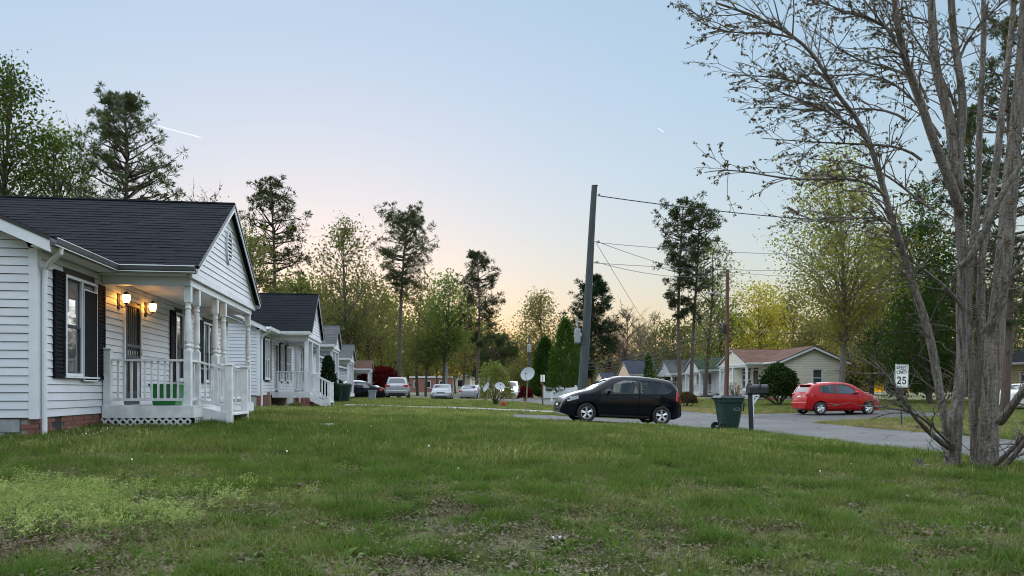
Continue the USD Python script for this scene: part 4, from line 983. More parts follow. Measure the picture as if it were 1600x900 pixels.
obj('pole_cap', MB().lathe([(0, 0), (.125, 0), (.12, .02), (0, .05)], rel(top1, b1) , 12), 'galvanised', p1, 40)
top2 = P(1137.5, 421, 50); p2, b2 = pole('slim brown utility pole with a lamp arm before the cream house', P(1134, 640, 50)[:2], top2, .16, .10, 'pole_brown')
c_ = rel(P(1136.5, 466, 50), b2); e_ = rel(P(1113, 458, 50), b2)
obj('lamp_arm', MB().tube([c_, c_ * .6 + e_ * .4 + [0, 0, .12], e_], .03, 7), 'galvanised', p2, 40)
obj('lamp_head', MB().lathe([(0, -.05), (.12, -.06), (.17, 0), (.10, .09), (0, .11)], e_ + [-.15, 0, -.02], 14), 'dish_grey', p2, 40)
c_ = rel(P(1131, 514, 50), b2); obj('cable_box', MB().cbox(c_ + [.0, -.12, 0], (.24, .2, .62), bevel=.05).tube([c_ + [-.0, -.12, .3], c_ + [-.2, -.1, .42], c_ + [-.28, -.05, .1], c_ + [-.1, -.1, -.28]], .035, 6), 'black_plastic', p2, 40)
top3 = P(827, 523, 110); p3, b3 = pole('far utility pole with a white transformer can down the road', P(826, 625, 110)[:2], top3, .17, .11, 'pole_grey')
obj('transformer', MB().lathe([(0, -.6), (.24, -.6), (.26, -.5), (.26, .45), (.2, .55), (0, .58)], rel(P(826.5, 544, 110), b3) + [.0, -.42, 0], 14), 'dish_grey', p3, 40)
p4, b4 = pole('thin pale grey pole among the trees beyond the grey sedan', P(697, 612, 92)[:2], P(697.5, 520, 92), .14, .10, 'dish_grey')
def line(label, a, b, sag, r=.012, n=22):
    g = np.linspace(0, 1, n)[:, None]; a, b = np.array(a), np.array(b); p = a + (b - a) * g; p[:, 2] -= sag * 4 * (g * (1 - g))[:, 0]
    m = (a + b) / 2
    return tag(obj('power_line', MB().tube(p, r, 5), 'cable'), label, 'wire')
far = np.array([30.0, 38.0, 9.6])
p5, b5 = pole('brown utility pole beyond the right edge that carries the lines', (30.0, 38.0), far + [0, 0, .35], .18, .11, 'pole_brown')
line('thick top wire dropping right from the head of the leaning grey pole', P(935, 306, 31), far, .62, .022)
line('wire between the leaning grey pole and the brown pole, higher of two', P(932, 377, 31), P(1137, 432, 50), -.0 + .25)
line('lowest wire leaving the leaning grey pole, almost level to the right', P(930, 409, 31), P(1141, 425, 50), .45)
line('wire running right from the head of the brown lamp-arm pole', P(1141, 425, 50), far - [0, 0, 1.0], .9)
line('wire running right from the lower part of the brown pole, in front of trees', P(1138, 516, 50), np.array([30.0, 38.0, 5.1]), .55, .016)
line('diagonal wire falling from the leaning grey pole to the grey-roofed house', P(932, 380, 31), P(1060, 577, 84.5), .35, .010)
line('second wire from the leaning grey pole, passing high behind the big tree', P(932, 379, 31), far - [0, 0, .55], .75, .010)
line('faint wire from the lowest hook of the leaning grey pole into the trees', P(929, 411, 31), far - [0, 0, 1.6], .55, .010)
for k, (ya, yb, sg_) in enumerate(((552, 505, 2.0), (561, 516, 1.7), (570, 527, 1.4))):
    line(('highest', 'middle', 'lowest')[k] + ' of three sagging wires between the far pole and the brown pole', P(828, ya, 110), P(1133, yb, 50), sg_, .017)

# ---------------------------------------------------------------- bins
def wheelie(label, loc, rz, body='bin_green', k=1.0, logo=True, cat='bin', group=None):
    r = thing('wheeled_bin', label, cat, loc, rz, group)
    def ring(z, x0, x1, w, c=.07):
        return [(x0 + c, -w), (x1 - c, -w), (x1, -w + c), (x1, w - c), (x1 - c, w), (x0 + c, w), (x0, w - c), (x0, -w + c)], z
    mb = MB(); lv = [ring(.06, -.22, .27, .23), ring(.30, -.25, .31, .26), ring(.86, -.31, .38, .32), ring(.87, -.335, .405, .345), ring(1.0, -.35, .42, .355), ring(1.0, -.31, .38, .315), ring(.5, -.28, .34, .28)]
    V = np.array([[(x, y, z) for x, y in pts] for pts, z in lv]); n, m = V.shape[:2]; i, j = np.meshgrid(np.arange(n - 1), np.arange(m), indexing='ij')
    f = np.stack([i * m + j, i * m + (j + 1) % m, (i + 1) * m + (j + 1) % m, (i + 1) * m + j], -1).reshape(-1, 4)
    mb.add(V.reshape(-1, 3), f); mb.add(V[0], [[0, k_ + 1, k_] for k_ in range(1, 7)]); mb.add(V[-1], [[0, k_, k_ + 1] for k_ in range(1, 7)])
    obj('body', mb, body, r, 35)
    obj('lid', MB().hexa([(-.37, -.37, 1.005), (.45, -.37, 1.0), (.45, .37, 1.0), (-.37, .37, 1.005), (-.30, -.33, 1.075), (.38, -.32, 1.06), (.38, .32, 1.06), (-.30, .33, 1.075)]), 'bin_lid', r)
    obj('handle', MB().tube([(-.34, -.27, .97), (-.45, -.26, 1.0), (-.46, 0, 1.0), (-.45, .26, 1.0), (-.34, .27, .97)], .020, 8), 'bin_lid', r, 40)
    obj('axle', MB().cyl((-.27, 0, .13), .018, .56, 'y', 8), 'galvanised', r)
    for sd in (-1, 1):
        w = part('wheel', r)
        obj('tyre', MB().lathe([(.07, -.035), (.125, -.04), (.132, -.02), (.132, .02), (.125, .04), (.07, .035), (.07, -.035)], (0, 0, 0), 20), 'black_rubber', w, 40, lambda v, f, sd=sd: (v[:, [0, 2, 1]] + [-.28, sd * .305, .132], f[:, ::-1]))
        obj('hub', MB().cyl((-.28, sd * .31, .132), .072, .05, 'y', 14), 'bin_lid', w)
    for sd in (-1, 1): obj('rib', MB().hexa([(.33, sd * .335 - .01, .60), (.37, sd * .335 - .01, .60), (.37, sd * .335 + .01, .60), (.33, sd * .335 + .01, .60), (.35, sd * .355 - .01, .85), (.39, sd * .355 - .01, .85), (.39, sd * .355 + .01, .85), (.35, sd * .355 + .01, .85)]), body, r)
    if logo:
        g = np.linspace(0, 2 * np.pi, 22, endpoint=False); ov = sg.Polygon(list(zip(.17 + .11 * np.cos(g), .66 + .05 * np.sin(g)))).difference(sg.Polygon(list(zip(.175 + .085 * np.cos(g), .665 + .028 * np.sin(g)))))
        m_ = MB().prism(ov, 0, .003, 'y'); v, f = m_.arrays(); v[:, 1] -= .262 + (v[:, 2] - .30) * .107 + .004
        obj('emblem', (v, f), 'grey_plastic', r)
    return r
x_, y_ = P(1137, 672, 23.4)[:2]; wheelie('large dark green wheeled bin standing at the road edge beside the black mailbox', on(x_, y_) + [0, 0, .012], .10)
x_, y_ = P(524, 630, 40.6)[:2]; wheelie('dark green wheeled bin nearest the second house stairs', on(x_, y_), .2, logo=False)
x_, y_ = P(537, 630, 41.2)[:2]; wheelie('dark green wheeled bin on the road side of its twin by the second house', on(x_, y_), .1, logo=False)
x_, y_ = P(582, 622, 51)[:2]
gb = thing('plastic_bin', 'small grey plastic bin standing before the parked black sedan', 'bin', on(x_, y_))
obj('body', MB().hexa([(-.17, -.15, 0), (.17, -.15, 0), (.17, .15, 0), (-.17, .15, 0), (-.23, -.2, .62), (.23, -.2, .62), (.23, .2, .62), (-.23, .2, .62)]), 'grey_plastic', gb)
obj('lid', MB().cbox((0, 0, .65), (.52, .46, .06), bevel=.02), 'grey_plastic', gb, 40)
# green tub on the first porch
x_, y_ = P(262, 600, 14.75)[:2]
tb = thing('storage_tub', 'green plastic tub standing on the first porch behind the railing', 'tub', (x_, y_, .945), ANG)
obj('tub', MB().hexa([(-.22, -.2, 0), (.22, -.2, 0), (.22, .2, 0), (-.22, .2, 0), (-.27, -.25, .38), (.27, -.25, .38), (.27, .25, .38), (-.27, .25, .38)]), 'green_plastic', tb)
obj('rim', MB().cbox((0, 0, .385), (.58, .54, .04), bevel=.01), 'green_plastic', tb)

# ---------------------------------------------------------------- mailboxes and signs
x_, y_ = P(1174.5, 675, 22.6)[:2]
mbx = thing('mailbox', 'black arched mailbox on a leaning black wooden post at the road edge', 'mailbox', on(x_, y_), PA)
obj('post', MB().hexa([(-.05, -.05, -.2), (.05, -.05, -.2), (.05, .05, -.2), (-.05, .05, -.2), (-.11, -.05, 1.44), (-.01, -.05, 1.44), (-.01, .05, 1.44), (-.11, .05, 1.44)]), 'black_iron', mbx)
g = np.linspace(0, np.pi, 14); arch = [(-.125, 0), (.125, 0)] + [(.125 * math.cos(a), .13 + .125 * math.sin(a)) for a in g]
obj('box', MB().prism(arch, -.12, .44, 'x'), 'black_plastic', mbx, 40, lambda v, f: (v + [0, 0, 1.165], f))
obj('door', MB().prism([(x * 1.06, z * 1.03) for x, z in arch], .44, .46, 'x'), 'black_iron', mbx, 40, lambda v, f: (v + [0, 0, 1.16], f))
obj('arm', MB().cbox((.10, 0, 1.135), (.55, .09, .05)), 'black_iron', mbx)
obj('flag', MB().cbox((.20, -.14, 1.36), (.04, .012, .16)), 'black_iron', mbx)
obj('finial', MB().lathe([(0, 0), (.05, 0), (.03, .04), (.055, .09), (0, .14)], (-.06, 0, 1.44), 10), 'black_iron', mbx, 40)
x_, y_ = P(1176, 650, 34.0)[:2]
wm = thing('mailbox_post', 'white T-shaped mailbox post across the road behind the black mailbox', 'post', on(x_, y_), PA)
obj('post', MB().cbox((0, 0, .5), (.1, .1, 1.15), bevel=.008), 'white_trim', wm); obj('arm', MB().cbox((-.08, 0, 1.0), (.75, .09, .09), bevel=.008), 'white_trim', wm)
obj('brace', MB().tube([(.04, 0, .62), (.3, 0, .96)], .03, 6), 'white_trim', wm)
obj('box', MB().prism(arch, -.38, .12, 'x'), 'dish_grey', wm, 40, lambda v, f: (v * [1, .8, .8] + [-.1, 0, 1.05], f))
x_, y_ = P(862, 628, 62)[:2]
wm = thing('mailbox_post', 'far white mailbox post with a dark box before the white fence', 'post', on(x_, y_), PA)
obj('post', MB().cbox((0, 0, .5), (.12, .12, 1.1)), 'white_trim', wm); obj('arm', MB().cbox((-.1, 0, .85), (.8, .1, .1)), 'white_trim', wm); obj('box', MB().prism(arch, -.4, .12, 'x'), 'black_plastic', wm, 40, lambda v, f: (v + [-.1, 0, .91], f))
# speed limit sign
x_, y_ = P(1409, 666, 25.0)[:2]; zb = float(gz(x_, y_))
sp = thing('speed_sign', 'white speed limit 25 sign on a grey post across the road', 'sign', (x_, y_, zb), .30)
obj('post', MB().prism([(-.035, .01), (-.015, .01), (-.012, .035), (.012, .035), (.015, .01), (.035, .01), (.03, .018), (.02, .018), (.017, .043), (-.017, .043), (-.02, .018), (-.03, .018)], -.2, 2.06 - .03), 'sign_pole', sp)
def rrect(w, h, r): return sg.box(-w / 2 + r, -h / 2 + r, w / 2 - r, h / 2 - r).buffer(r, 6)
SC = (0, -.0, 1.70); tilt = trimesh.transformations.rotation_matrix(.045, [0, 1, 0])
def face(mb_):
    v, f = mb_.arrays(); v = v @ tilt[:3, :3].T + SC; return v, f
obj('plate', face(MB().prism(rrect(.56, .755, .04), 0, .004, 'y')), 'sign_white', sp)
obj('border', face(MB().prism(rrect(.535, .73, .035).difference(rrect(.505, .70, .028)), -.0025, -.0005, 'y')), 'sign_black', sp)
for tx, h_, zc in (('SPEED', .105, .215), ('LIMIT', .105, .065), ('25', .235, -.265)):
    m_ = meshkit.text_mesh(tx, h_, .0015, bold=True); v = np.array(m_.vertices); sc_ = min(1.0, .47 / np.ptp(v[:, 0])); v[:, 0] = (v[:, 0] - (v[:, 0].max() + v[:, 0].min()) / 2) * sc_
    v = np.stack([v[:, 0], -.0012 - v[:, 2], v[:, 1] + zc], 1) @ tilt[:3, :3].T + SC
    obj('lettering', (v, np.array(m_.faces)), 'sign_black', sp)
for zz in (.30, -.30): obj('bolt', face(MB().cyl((0, -.004, zz), .012, .006, 'y', 8)), 'galvanised', sp)
x_, y_ = P(848, 631, 52)[:2]
ds = thing('double_sign', 'two narrow white boards side by side on a brown post near the road', 'sign', on(x_, y_), .1)
obj('post', MB().cbox((0, .03, 1.0), (.09, .07, 2.3)), 'wood_post', ds)
for sd in (-1, 1): obj('board', MB().cbox((sd * .085, -.02, 1.86), (.13, .02, .46)), 'sign_white', ds)

# ---------------------------------------------------------------- dishes on stakes
def dish(label, px, py, Y, yaw, el, rad, base_py, stake='weathered_wood', lean=0.0):
    c = P(px, py, Y); x, y = c[:2]; z = float(gz(x, y)); r = thing('satellite_dish', label, 'dish', (x, y, z), 0, 'grey satellite dishes on stakes in the lawn')
    h = c[2] - z
    obj('stake', MB().tube([(lean, .02, -.2), (lean * .5, .02, h * .5), (0, .03, h)], .026, 8), stake, r)
    R_ = trimesh.transformations.euler_matrix(-(math.pi / 2 - el), 0, yaw, 'sxyz') if False else trimesh.transformations.concatenate_matrices(trimesh.transformations.rotation_matrix(yaw, [0, 0, 1]), trimesh.transformations.rotation_matrix(math.pi / 2 - el, [1, 0, 0]))
    k = np.linspace(0, 1, 7); outer = [(rad * a, .22 * rad * a * a) for a in k]; inner = [(rad * a * .985, .22 * rad * a * a + .012) for a in k[::-1]]
    m_ = MB().lathe(outer + inner, (0, 0, 0), 28); v, f = m_.arrays(); v = v * [1, 1.08, 1]
    tr = lambda v: v @ R_[:3, :3].T + [0, 0, h]
    obj('reflector', (tr(v), f), 'dish_grey', r, 40)
    a = MB().tube([(0, -rad * .95, .22 * rad), (0, -rad * .9, .5 * rad), (0, -rad * .35, 1.05 * rad)], .012, 6); v, f = a.arrays(); obj('feed_arm', (tr(v), f), 'galvanised', r)
    a = MB().cyl((0, -rad * .30, 1.05 * rad), .035, .1, 'z', 10); v, f = a.arrays(); obj('feed_horn', (tr(v), f), 'dish_grey', r)
    a = MB().cbox((0, 0, -.05), (.1, .1, .1), bevel=.01); v, f = a.arrays(); obj('mount', (tr(v), f), 'galvanised', r)
dish('largest grey dish on a tall wooden stake left of the black hatchback', 825, 585.5, 29.6, -.35, .5, .28, 648, lean=-.1)
dish('grey dish turned left on a stake before the yellow-green bush', 761, 605.5, 42.5, -1.05, .45, .27, 630)
dish('grey dish facing the camera on a stake right of the yellow-green bush', 781, 604.5, 41.5, .15, .75, .27, 630)
x_, y_ = P(787, 628, 43)[:2]
gc = thing('gas_can', 'small red can on the grass at the foot of the yellow-green bush', 'can', on(x_, y_))
obj('can', MB().cbox((0, 0, .17), (.22, .3, .3), bevel=.04), 'red_paint', gc, 40); obj('handle', MB().tube([(0, -.1, .31), (0, -.08, .40), (0, .08, .40), (0, .1, .31)], .018, 6), 'red_paint', gc); obj('spout', MB().tube([(0, .12, .3), (0, .2, .44)], .02, 6), 'black_plastic', gc)

# ---------------------------------------------------------------- white fence down the road
f0, f1 = np.array(P(850, 620, 76)[:2]), np.array(P(922, 620, 72)[:2])
fn = thing('vinyl_fence', 'white vinyl fence with scalloped top behind the black hatchback', 'fence', on(*f0), math.atan2(*(f1 - f0)[::-1]))
Lf = float(np.linalg.norm(f1 - f0)); nb = int(Lf / .16)
for k in range(nb):
    x = k * .16; s_ = (x % 2.0) / 2.0; h_ = 1.18 - .16 * math.sin(s_ * math.pi)
    obj('picket', MB().box((x, -.015, .06), (x + .145, .015, h_)), 'white_trim', fn)
for k in range(int(Lf / 2.0) + 1): obj('fence_post', MB().cbox((k * 2.0, .03, .62), (.13, .13, 1.3)).cbox((k * 2.0, .03, 1.29), (.17, .17, .04)), 'white_trim', fn)
for z in (.2, .95): obj('fence_rail', MB().box((0, .017, z), (Lf, .05, z + .1)), 'white_trim', fn)

# ---------------------------------------------------------------- far low buildings
def lowbox(name, label, pxa, pxb, Y, ytop, ybot, wm_, win, trimm='white_trim', cat='building'):
    a, b = P(pxa, ybot, Y), P(pxb, ybot, Y); w = b[0] - a[0]; z0 = float(gz((a[0] + b[0]) / 2, Y)) - .1; h = P(pxa, ytop, Y)[2] - z0
    r = thing(name, label, cat, (a[0], Y, z0)); obj('wall', MB().box((0, 0, 0), (w, 8, h - .02)), wm_, r)
    obj('roof', MB().box((-.2, -.2, h - .02), (w + .2, 8.2, h + .25)), trimm, r)
    for (q0, q1, za, zb) in win:
        wd = part('window', r); obj('frame', MB().box((q0 * w, -.06, za * h), (q1 * w, .01, zb * h)), trimm, wd); obj('pane', MB().box((q0 * w + .12, -.09, za * h + .12), (q1 * w - .12, -.062, zb * h - .12)), 'dark_glass', wd)
    obj('plinth', MB().box((-.05, -.05, -.6), (w + .05, 8.05, .25)), 'concrete', r)
    return r
mat('far_brick', (0.19, 0.09, 0.07), .9, noise=(4, .2)); mat('far_cream', (0.62, 0.55, 0.46), .8, noise=(2, .1))
lowbox('brick_building', 'long low red brick building far beyond the parked sedans', 640, 706, 165, 590, 607, 'far_brick', [(.1, .2, .35, .8), (.4, .5, .35, .8), (.7, .8, .35, .8)])
lowbox('flat_roofed_building', 'white flat-roofed building with a wide dark window beyond the grey sedan', 708, 734, 140, 588, 608, 'far_cream', [(.25, .72, .38, .82)])
lowbox('brick_building', 'cream and brick block far off at the end of the road', 738, 772, 170, 592, 606, 'far_cream', [(.1, .25, .35, .8), (.4, .55, .35, .8), (.7, .85, .35, .8)])

# ---------------------------------------------------------------- small things on the lawn
def litter(label, px, py, Y, w, seed):
    r = np.random.default_rng(seed); x, y = P(px, py, Y)[:2]; n = 8
    X, Yy = np.meshgrid(np.linspace(-1, 1, n), np.linspace(-.6, .6, n)); Z = meshkit.fbm(np.stack([X * 2.2 + seed, Yy * 2.2, 0 * X], -1), 3, seed) * 1.1
    i, j = np.meshgrid(np.arange(n - 1), np.arange(n - 1), indexing='ij'); q = np.stack([i * n + j, i * n + j + 1, (i + 1) * n + j + 1, (i + 1) * n + j], -1).reshape(-1, 4)
    o = obj('paper_scrap', MB().add(np.stack([x + X * w, y + Yy * w, gz(x, y) + .02 + Z * w], -1).reshape(-1, 3), q), 'paper'); return tag(o, label, 'litter')
litter('crumpled white paper scrap in the grass at the bottom of the lawn', 872, 852, 1202 * 1.05 / 240, .045, 3)
litter('small flat white scrap in the grass below the wheeled bin', 1168, 752, 1202 * 1.1 / 140, .045, 5)
x_, y_ = P(500, 669, 1202 * .72 / 57)[:2]; tag(obj('stepping_stone', MB().cbox((x_, y_, gz(x_, y_) + .035), (.55, .42, .09), rz=.3, bevel=.02), 'concrete'), 'flat concrete slab lying in the lawn before the second house', 'slab')
x_, y_ = P(421, 640, 29.6)[:2]; stk = tag(obj('wooden_stake', MB().hexa(np.array([(-.05, -.04, 0), (.05, -.04, 0), (.05, .04, 0), (-.05, .04, 0), (-.08, -.04, .62), (.02, -.04, .64), (.02, .04, .64), (-.08, .04, .62)]) + on(x_, y_)), 'weathered_wood'), 'short brown wooden stake leaning by the second house corner', 'stake')

# ---------------------------------------------------------------- trees
mat('bark_grey', (0.135, 0.115, 0.098), 0.95, noise=(4, 0.4, (7, 7, 0.6)), bump=(22, 0.03))
mat('bark_pine', (0.080, 0.058, 0.048), 0.95, noise=(4, 0.4, (6, 6, 1.2)), bump=(14, 0.03))
mat('bark_far', (0.075, 0.062, 0.052), 0.95, noise=(3, 0.3))
mat('bark_maple', (0.165, 0.140, 0.118), 0.95, noise=(3.4, 0.75, (9, 9, 0.7)), bump=(20, 0.09))
leaf('leaf_pine', (0.092, 0.112, 0.060), .4, .35); leaf('leaf_pine_dark', (0.035, 0.058, 0.032), .4, .25)
leaf('leaf_spring', (0.172, 0.190, 0.072), .4, .5, color2=(0.205, 0.195, 0.090)); leaf('leaf_fresh', (0.112, 0.165, 0.048), .4, .5, color2=(0.145, 0.180, 0.058))
leaf('leaf_lime', (0.26, 0.27, 0.075), .4, .5, color2=(0.30, 0.27, 0.08)); leaf('leaf_left', (0.085, 0.125, 0.038), .45, .45, color2=(0.13, 0.18, 0.045)); leaf('leaf_yellow', (0.40, 0.31, 0.04), .35, .5, color2=(0.30, 0.28, 0.05)); leaf('leaf_olive', (0.205, 0.185, 0.075), .4, .45, color2=(0.25, 0.20, 0.09))
leaf('leaf_dark', (0.055, 0.095, 0.035), .45, .3, color2=(0.075, 0.120, 0.04)); leaf('leaf_evergreen', (0.055, 0.120, 0.030), .4, .3, color2=(0.08, 0.14, 0.035))
leaf('leaf_bud', (0.20, 0.135, 0.085), .35, .4, color2=(0.23, 0.15, 0.11)); leaf('leaf_red', (0.115, 0.012, 0.020), .5, .4); leaf('leaf_maple', (0.15, 0.105, 0.072), .5, .4, color2=(0.19, 0.155, 0.08))
def rot_quads(c, size, rnd, aspect=1.8, flat=None, axis=None):
    """Leaves: one diamond (two triangles) at every centre."""
    n = len(c); a = rnd.normal(size=(n, 3)) if axis is None else axis + rnd.normal(size=(n, 3)) * .5
    a /= np.linalg.norm(a, axis=1, keepdims=True); b = np.cross(a, rnd.normal(size=(n, 3))); b /= np.linalg.norm(b, axis=1, keepdims=True) + 1e-9
    s = np.broadcast_to(size, (n,))[:, None] * rnd.uniform(.6, 1.3, (n, 1)); nn = np.cross(a, b) * s * .12
    v = np.stack([c - a * s * .5, c + b * s * .5 / aspect + nn, c + a * s * .5, c - b * s * .5 / aspect + nn], 1).reshape(-1, 3)
    i = np.arange(n)[:, None] * 4; return v, np.vstack([i + [0, 1, 2], i + [0, 2, 3]])
def limb(p0, p1, r0, r1, rnd, sag=0.0, n=6, wob=.06):
    g = np.linspace(0, 1, n)[:, None]; L_ = np.linalg.norm(p1 - p0); p = p0 + (p1 - p0) * g
    p += np.cumsum(rnd.normal(size=(n, 3)), 0) * g * (1 - g * .3) * L_ * wob * .6; p[:, 2] += (sag * L_) * 4 * (g * (1 - g))[:, 0]
    return p, r0 + (r1 - r0) * g[:, 0]
def pine(root, H, cf, cw, seed, leafm='leaf_pine', bark='bark_pine', dens=1.0, tr=.0105, lean=(0, 0), sprig=.52, top_heavy=.55, nl=95):
    rnd = np.random.default_rng(seed); g = np.linspace(0, 1, 14)[:, None]
    tp = np.hstack([lean[0] * H * g + .012 * H * np.sin(g * 4 + seed), lean[1] * H * g + .012 * H * np.cos(g * 3 + seed * 2), H * g * .99 - .15])
    tm = MB().tube(tp, tr * H * (1 - .88 * g[:, 0]) + .02, 9); at = lambda z: np.array([np.interp(z, tp[:, 2], tp[:, k]) for k in range(3)])
    lm, cs, ax = MB(), [], []
    for k in range(int(nl * dens)):
        q = rnd.uniform(0, 1) ** .85; z = H * (cf + (1 - cf) * q * .985)
        prof = (math.sin(min(q / top_heavy, 1) * math.pi / 2) ** .8 if q < top_heavy else math.cos((q - top_heavy) / (1 - top_heavy) * math.pi / 2) ** .75) * .9 + .12
        ln = cw * H * prof * rnd.uniform(.55, 1.12); a = k * 2.4 + rnd.normal() * .5
        p0 = at(z - .1 * ln); p1 = p0 + np.array([math.cos(a) * ln, math.sin(a) * ln, ln * (rnd.uniform(-.05, .45) + .5 * q)])
        p, r = limb(p0, p1, .011 * ln * 2 + .015, .012, rnd, -.05); lm.tube(p, r, 4, False)
        for m in range(int(3 + ln * .85)):
            f_ = rnd.uniform(.5, 1.06); i = f_ * (len(p) - 1); i0 = min(int(i), len(p) - 2); c = p[i0] + (p[i0 + 1] - p[i0]) * (i - i0)
            c = c + rnd.normal(size=3) * .13 * ln * [1, 1, .5]; d = (p[-1] - p[0]) / ln; ns = int(rnd.integers(14, 24))
            dr = rnd.normal(size=(ns, 3)) + d * .5 + [0, 0, .5]; dr /= np.linalg.norm(dr, axis=1, keepdims=True)
            sz = sprig * rnd.uniform(.7, 1.2); cs.append(c + dr * sz * .5); ax.append(dr * 1.0)
    # the dead stubs below the crown
    for k in range(7):
        z = H * cf * rnd.uniform(.55, 1.0); a = rnd.uniform(0, 6.3); ln = cw * H * rnd.uniform(.15, .5); p0 = at(z); p, r = limb(p0, p0 + np.array([math.cos(a), math.sin(a), .15]) * ln, .03, .008, rnd); lm.tube(p, r, 4, False)
    c, ax = np.vstack(cs), np.vstack(ax); v, f = rot_quads(c, sprig * .66, rnd, 8.0, axis=ax * 2)
    obj('trunk', tm, bark, root, True); obj('branches', lm, bark, root, True, None); obj('crown', (v, f), leafm, root)
def decid(root, H, th, cw, seed, leafm, bark='bark_far', leaves=5200, size=.26, nb=70, trunk_r=.013, clump=.55, shape=1.0, bare=False, cz=None, flatten=1.0, lean=(0, 0), twig=1.0):
    """th: height of the lowest limbs as a share; cw: crown half width as a share of H."""
    rnd = np.random.default_rng(seed); g = np.linspace(0, 1, 12)[:, None]
    tp = np.hstack([lean[0] * H * g + .02 * H * np.sin(g * 3.5 + seed), lean[1] * H * g + .02 * H * np.sin(g * 3 + seed * 1.7), H * g * .86 - .15])
    tm = MB().tube(tp, trunk_r * H * (1 - .92 * g[:, 0]) + .015, 9); at = lambda z: np.array([np.interp(z, tp[:, 2], tp[:, k]) for k in range(3)])
    lm, cs = MB(), []
    c0, hz = (th + 1) / 2 * H, (1 - th) / 2 * H
    for k in range(nb):
        d = rnd.normal(size=3); d /= np.linalg.norm(d); rr = rnd.uniform(.45, 1.0) ** .5
        zz = d[2] * rr; wid = cw * H * (1.0 if zz < 0 else 1.0 - .25 * zz * shape)
        tip = np.array([d[0] * rr * wid, d[1] * rr * wid, c0 + zz * hz]) * [1, 1, 1]; tip[:2] += at(tip[2])[:2]
        lump = .75 + .5 * meshkit.noise(np.array([[d[0] * 1.7 + seed, d[1] * 1.7, d[2] * 1.7]]), seed)[0]; tip[:2] = at(tip[2])[:2] + (tip[:2] - at(tip[2])[:2]) * lump
        z0 = max(th * H * .8, tip[2] - np.linalg.norm(tip[:2] - at(tip[2])[:2]) * rnd.uniform(.7, 1.3)); z0 = min(z0, H * .84); p0 = at(z0); ln = np.linalg.norm(tip - p0)
        p, r = limb(p0, tip, .010 * ln + .012, .008, rnd, .06, 7, .09); lm.tube(p, r * twig, 4, False)
        for m in range(3 if not bare else 7):            # forks
            i = rnd.integers(2, 6); dd = (p[-1] - p[0]) / max(ln, .1) + rnd.normal(size=3) * .55; e = p[i] + dd * ln * rnd.uniform(.2, .42); q, r2 = limb(p[i], e, r[i] * .7, .006, rnd, .03, 4); lm.tube(q, r2 * twig, 3, False)
            n_ = int(leaves / nb / (4 if not bare else 8)); f_ = rnd.uniform(.2, 1.1, (n_, 1)); cs.append(p[i] + (e - p[i]) * f_ + rnd.normal(size=(n_, 3)) * clump * [1, 1, .7] * (.45 if bare else 1))
            if bare:
                for w in range(4):
                    b0 = p[i] + (e - p[i]) * rnd.uniform(.3, 1); q, r2 = limb(b0, b0 + (dd + rnd.normal(size=3) * .6) * ln * .16, .012, .006, rnd, 0, 3); lm.tube(q, r2 * twig, 3, False)
        n_ = int(leaves / nb / 4); f_ = rnd.uniform(.4, 1.05, (n_, 1)) * 6; i0 = np.clip(f_[:, 0].astype(int), 0, 5); cs.append(p[i0] + (p[i0 + 1] - p[i0]) * (f_ - i0[:, None]) + rnd.normal(size=(n_, 3)) * clump * [1, 1, .7])
    c = np.vstack(cs); c = c[c[:, 2] > th * H * .6]; v, f = rot_quads(c, size, rnd, 1.7)
    obj('trunk', tm, bark, root, True); obj('branches', lm, bark, root, True); obj('crown', (v, f), leafm, root)
def conif(root, H, w, seed, leafm, bark='bark_far', n=5200, size=.34, power=.8, base=.04):
    """A dense cone of foliage: arborvitae, cedar, spruce-like."""
    rnd = np.random.default_rng(seed); q = rnd.uniform(0, 1, n) ** 1.25; a = rnd.uniform(0, 2 * np.pi, n); lump = meshkit.fbm(np.stack([np.cos(a) * 2.2, np.sin(a) * 2.2, q * 7 + seed], -1), 3, seed)
    rad = w * (np.clip(1 - q, 0, 1) ** power) * (.55 + .8 * lump) * np.sqrt(rnd.uniform(.25, 1, n)) * np.clip((q + .05) / .12, .5, 1)
    c = np.stack([rad * np.cos(a), rad * np.sin(a), H * (base + (1 - base) * q)], 1); c += rnd.normal(size=(n, 3)) * .05 * w
    ax = np.stack([np.cos(a) * .7, np.sin(a) * .7, 0 * a + .7], 1); v, f = rot_quads(c, size, rnd, 2.2, axis=ax * 1.5)
    obj('trunk', MB().tube([(0, 0, -.2), (0, 0, H * .5), (0, 0, H * .92)], [.02 * H + .04, .012 * H + .02, .01], 8), bark, root, True); obj('crown', (v, f), leafm, root)
def bush(root, w, h, seed, leafm, n=2600, size=.14, stems=9, bark='bark_far', fluffy=.6):
    rnd = np.random.default_rng(seed); d = rnd.normal(size=(n, 3)); d /= np.linalg.norm(d, axis=1, keepdims=True); d[:, 2] = np.abs(d[:, 2]) * 1.0 - .15
    lump = meshkit.fbm(d * 2.0 + seed, 3, seed); rr = (.55 + fluffy * lump) * rnd.uniform(.3, 1, n) ** .4
    c = np.stack([d[:, 0] * rr * w, d[:, 1] * rr * w, np.maximum(.04, (d[:, 2] * rr * .8 + .28) * h)], 1); v, f = rot_quads(c, size, rnd, 1.9)
    mb = MB()
    for k in range(stems):
        t_ = c[rnd.integers(n)]; p, r = limb(np.array([rnd.normal() * .06 * w, rnd.normal() * .06 * w, -.1]), t_, .02 + .012 * h, .006, rnd, .05); mb.tube(p, r, 4, False)
    obj('stems', mb, bark, root, True); obj('foliage', (v, f), leafm, root)
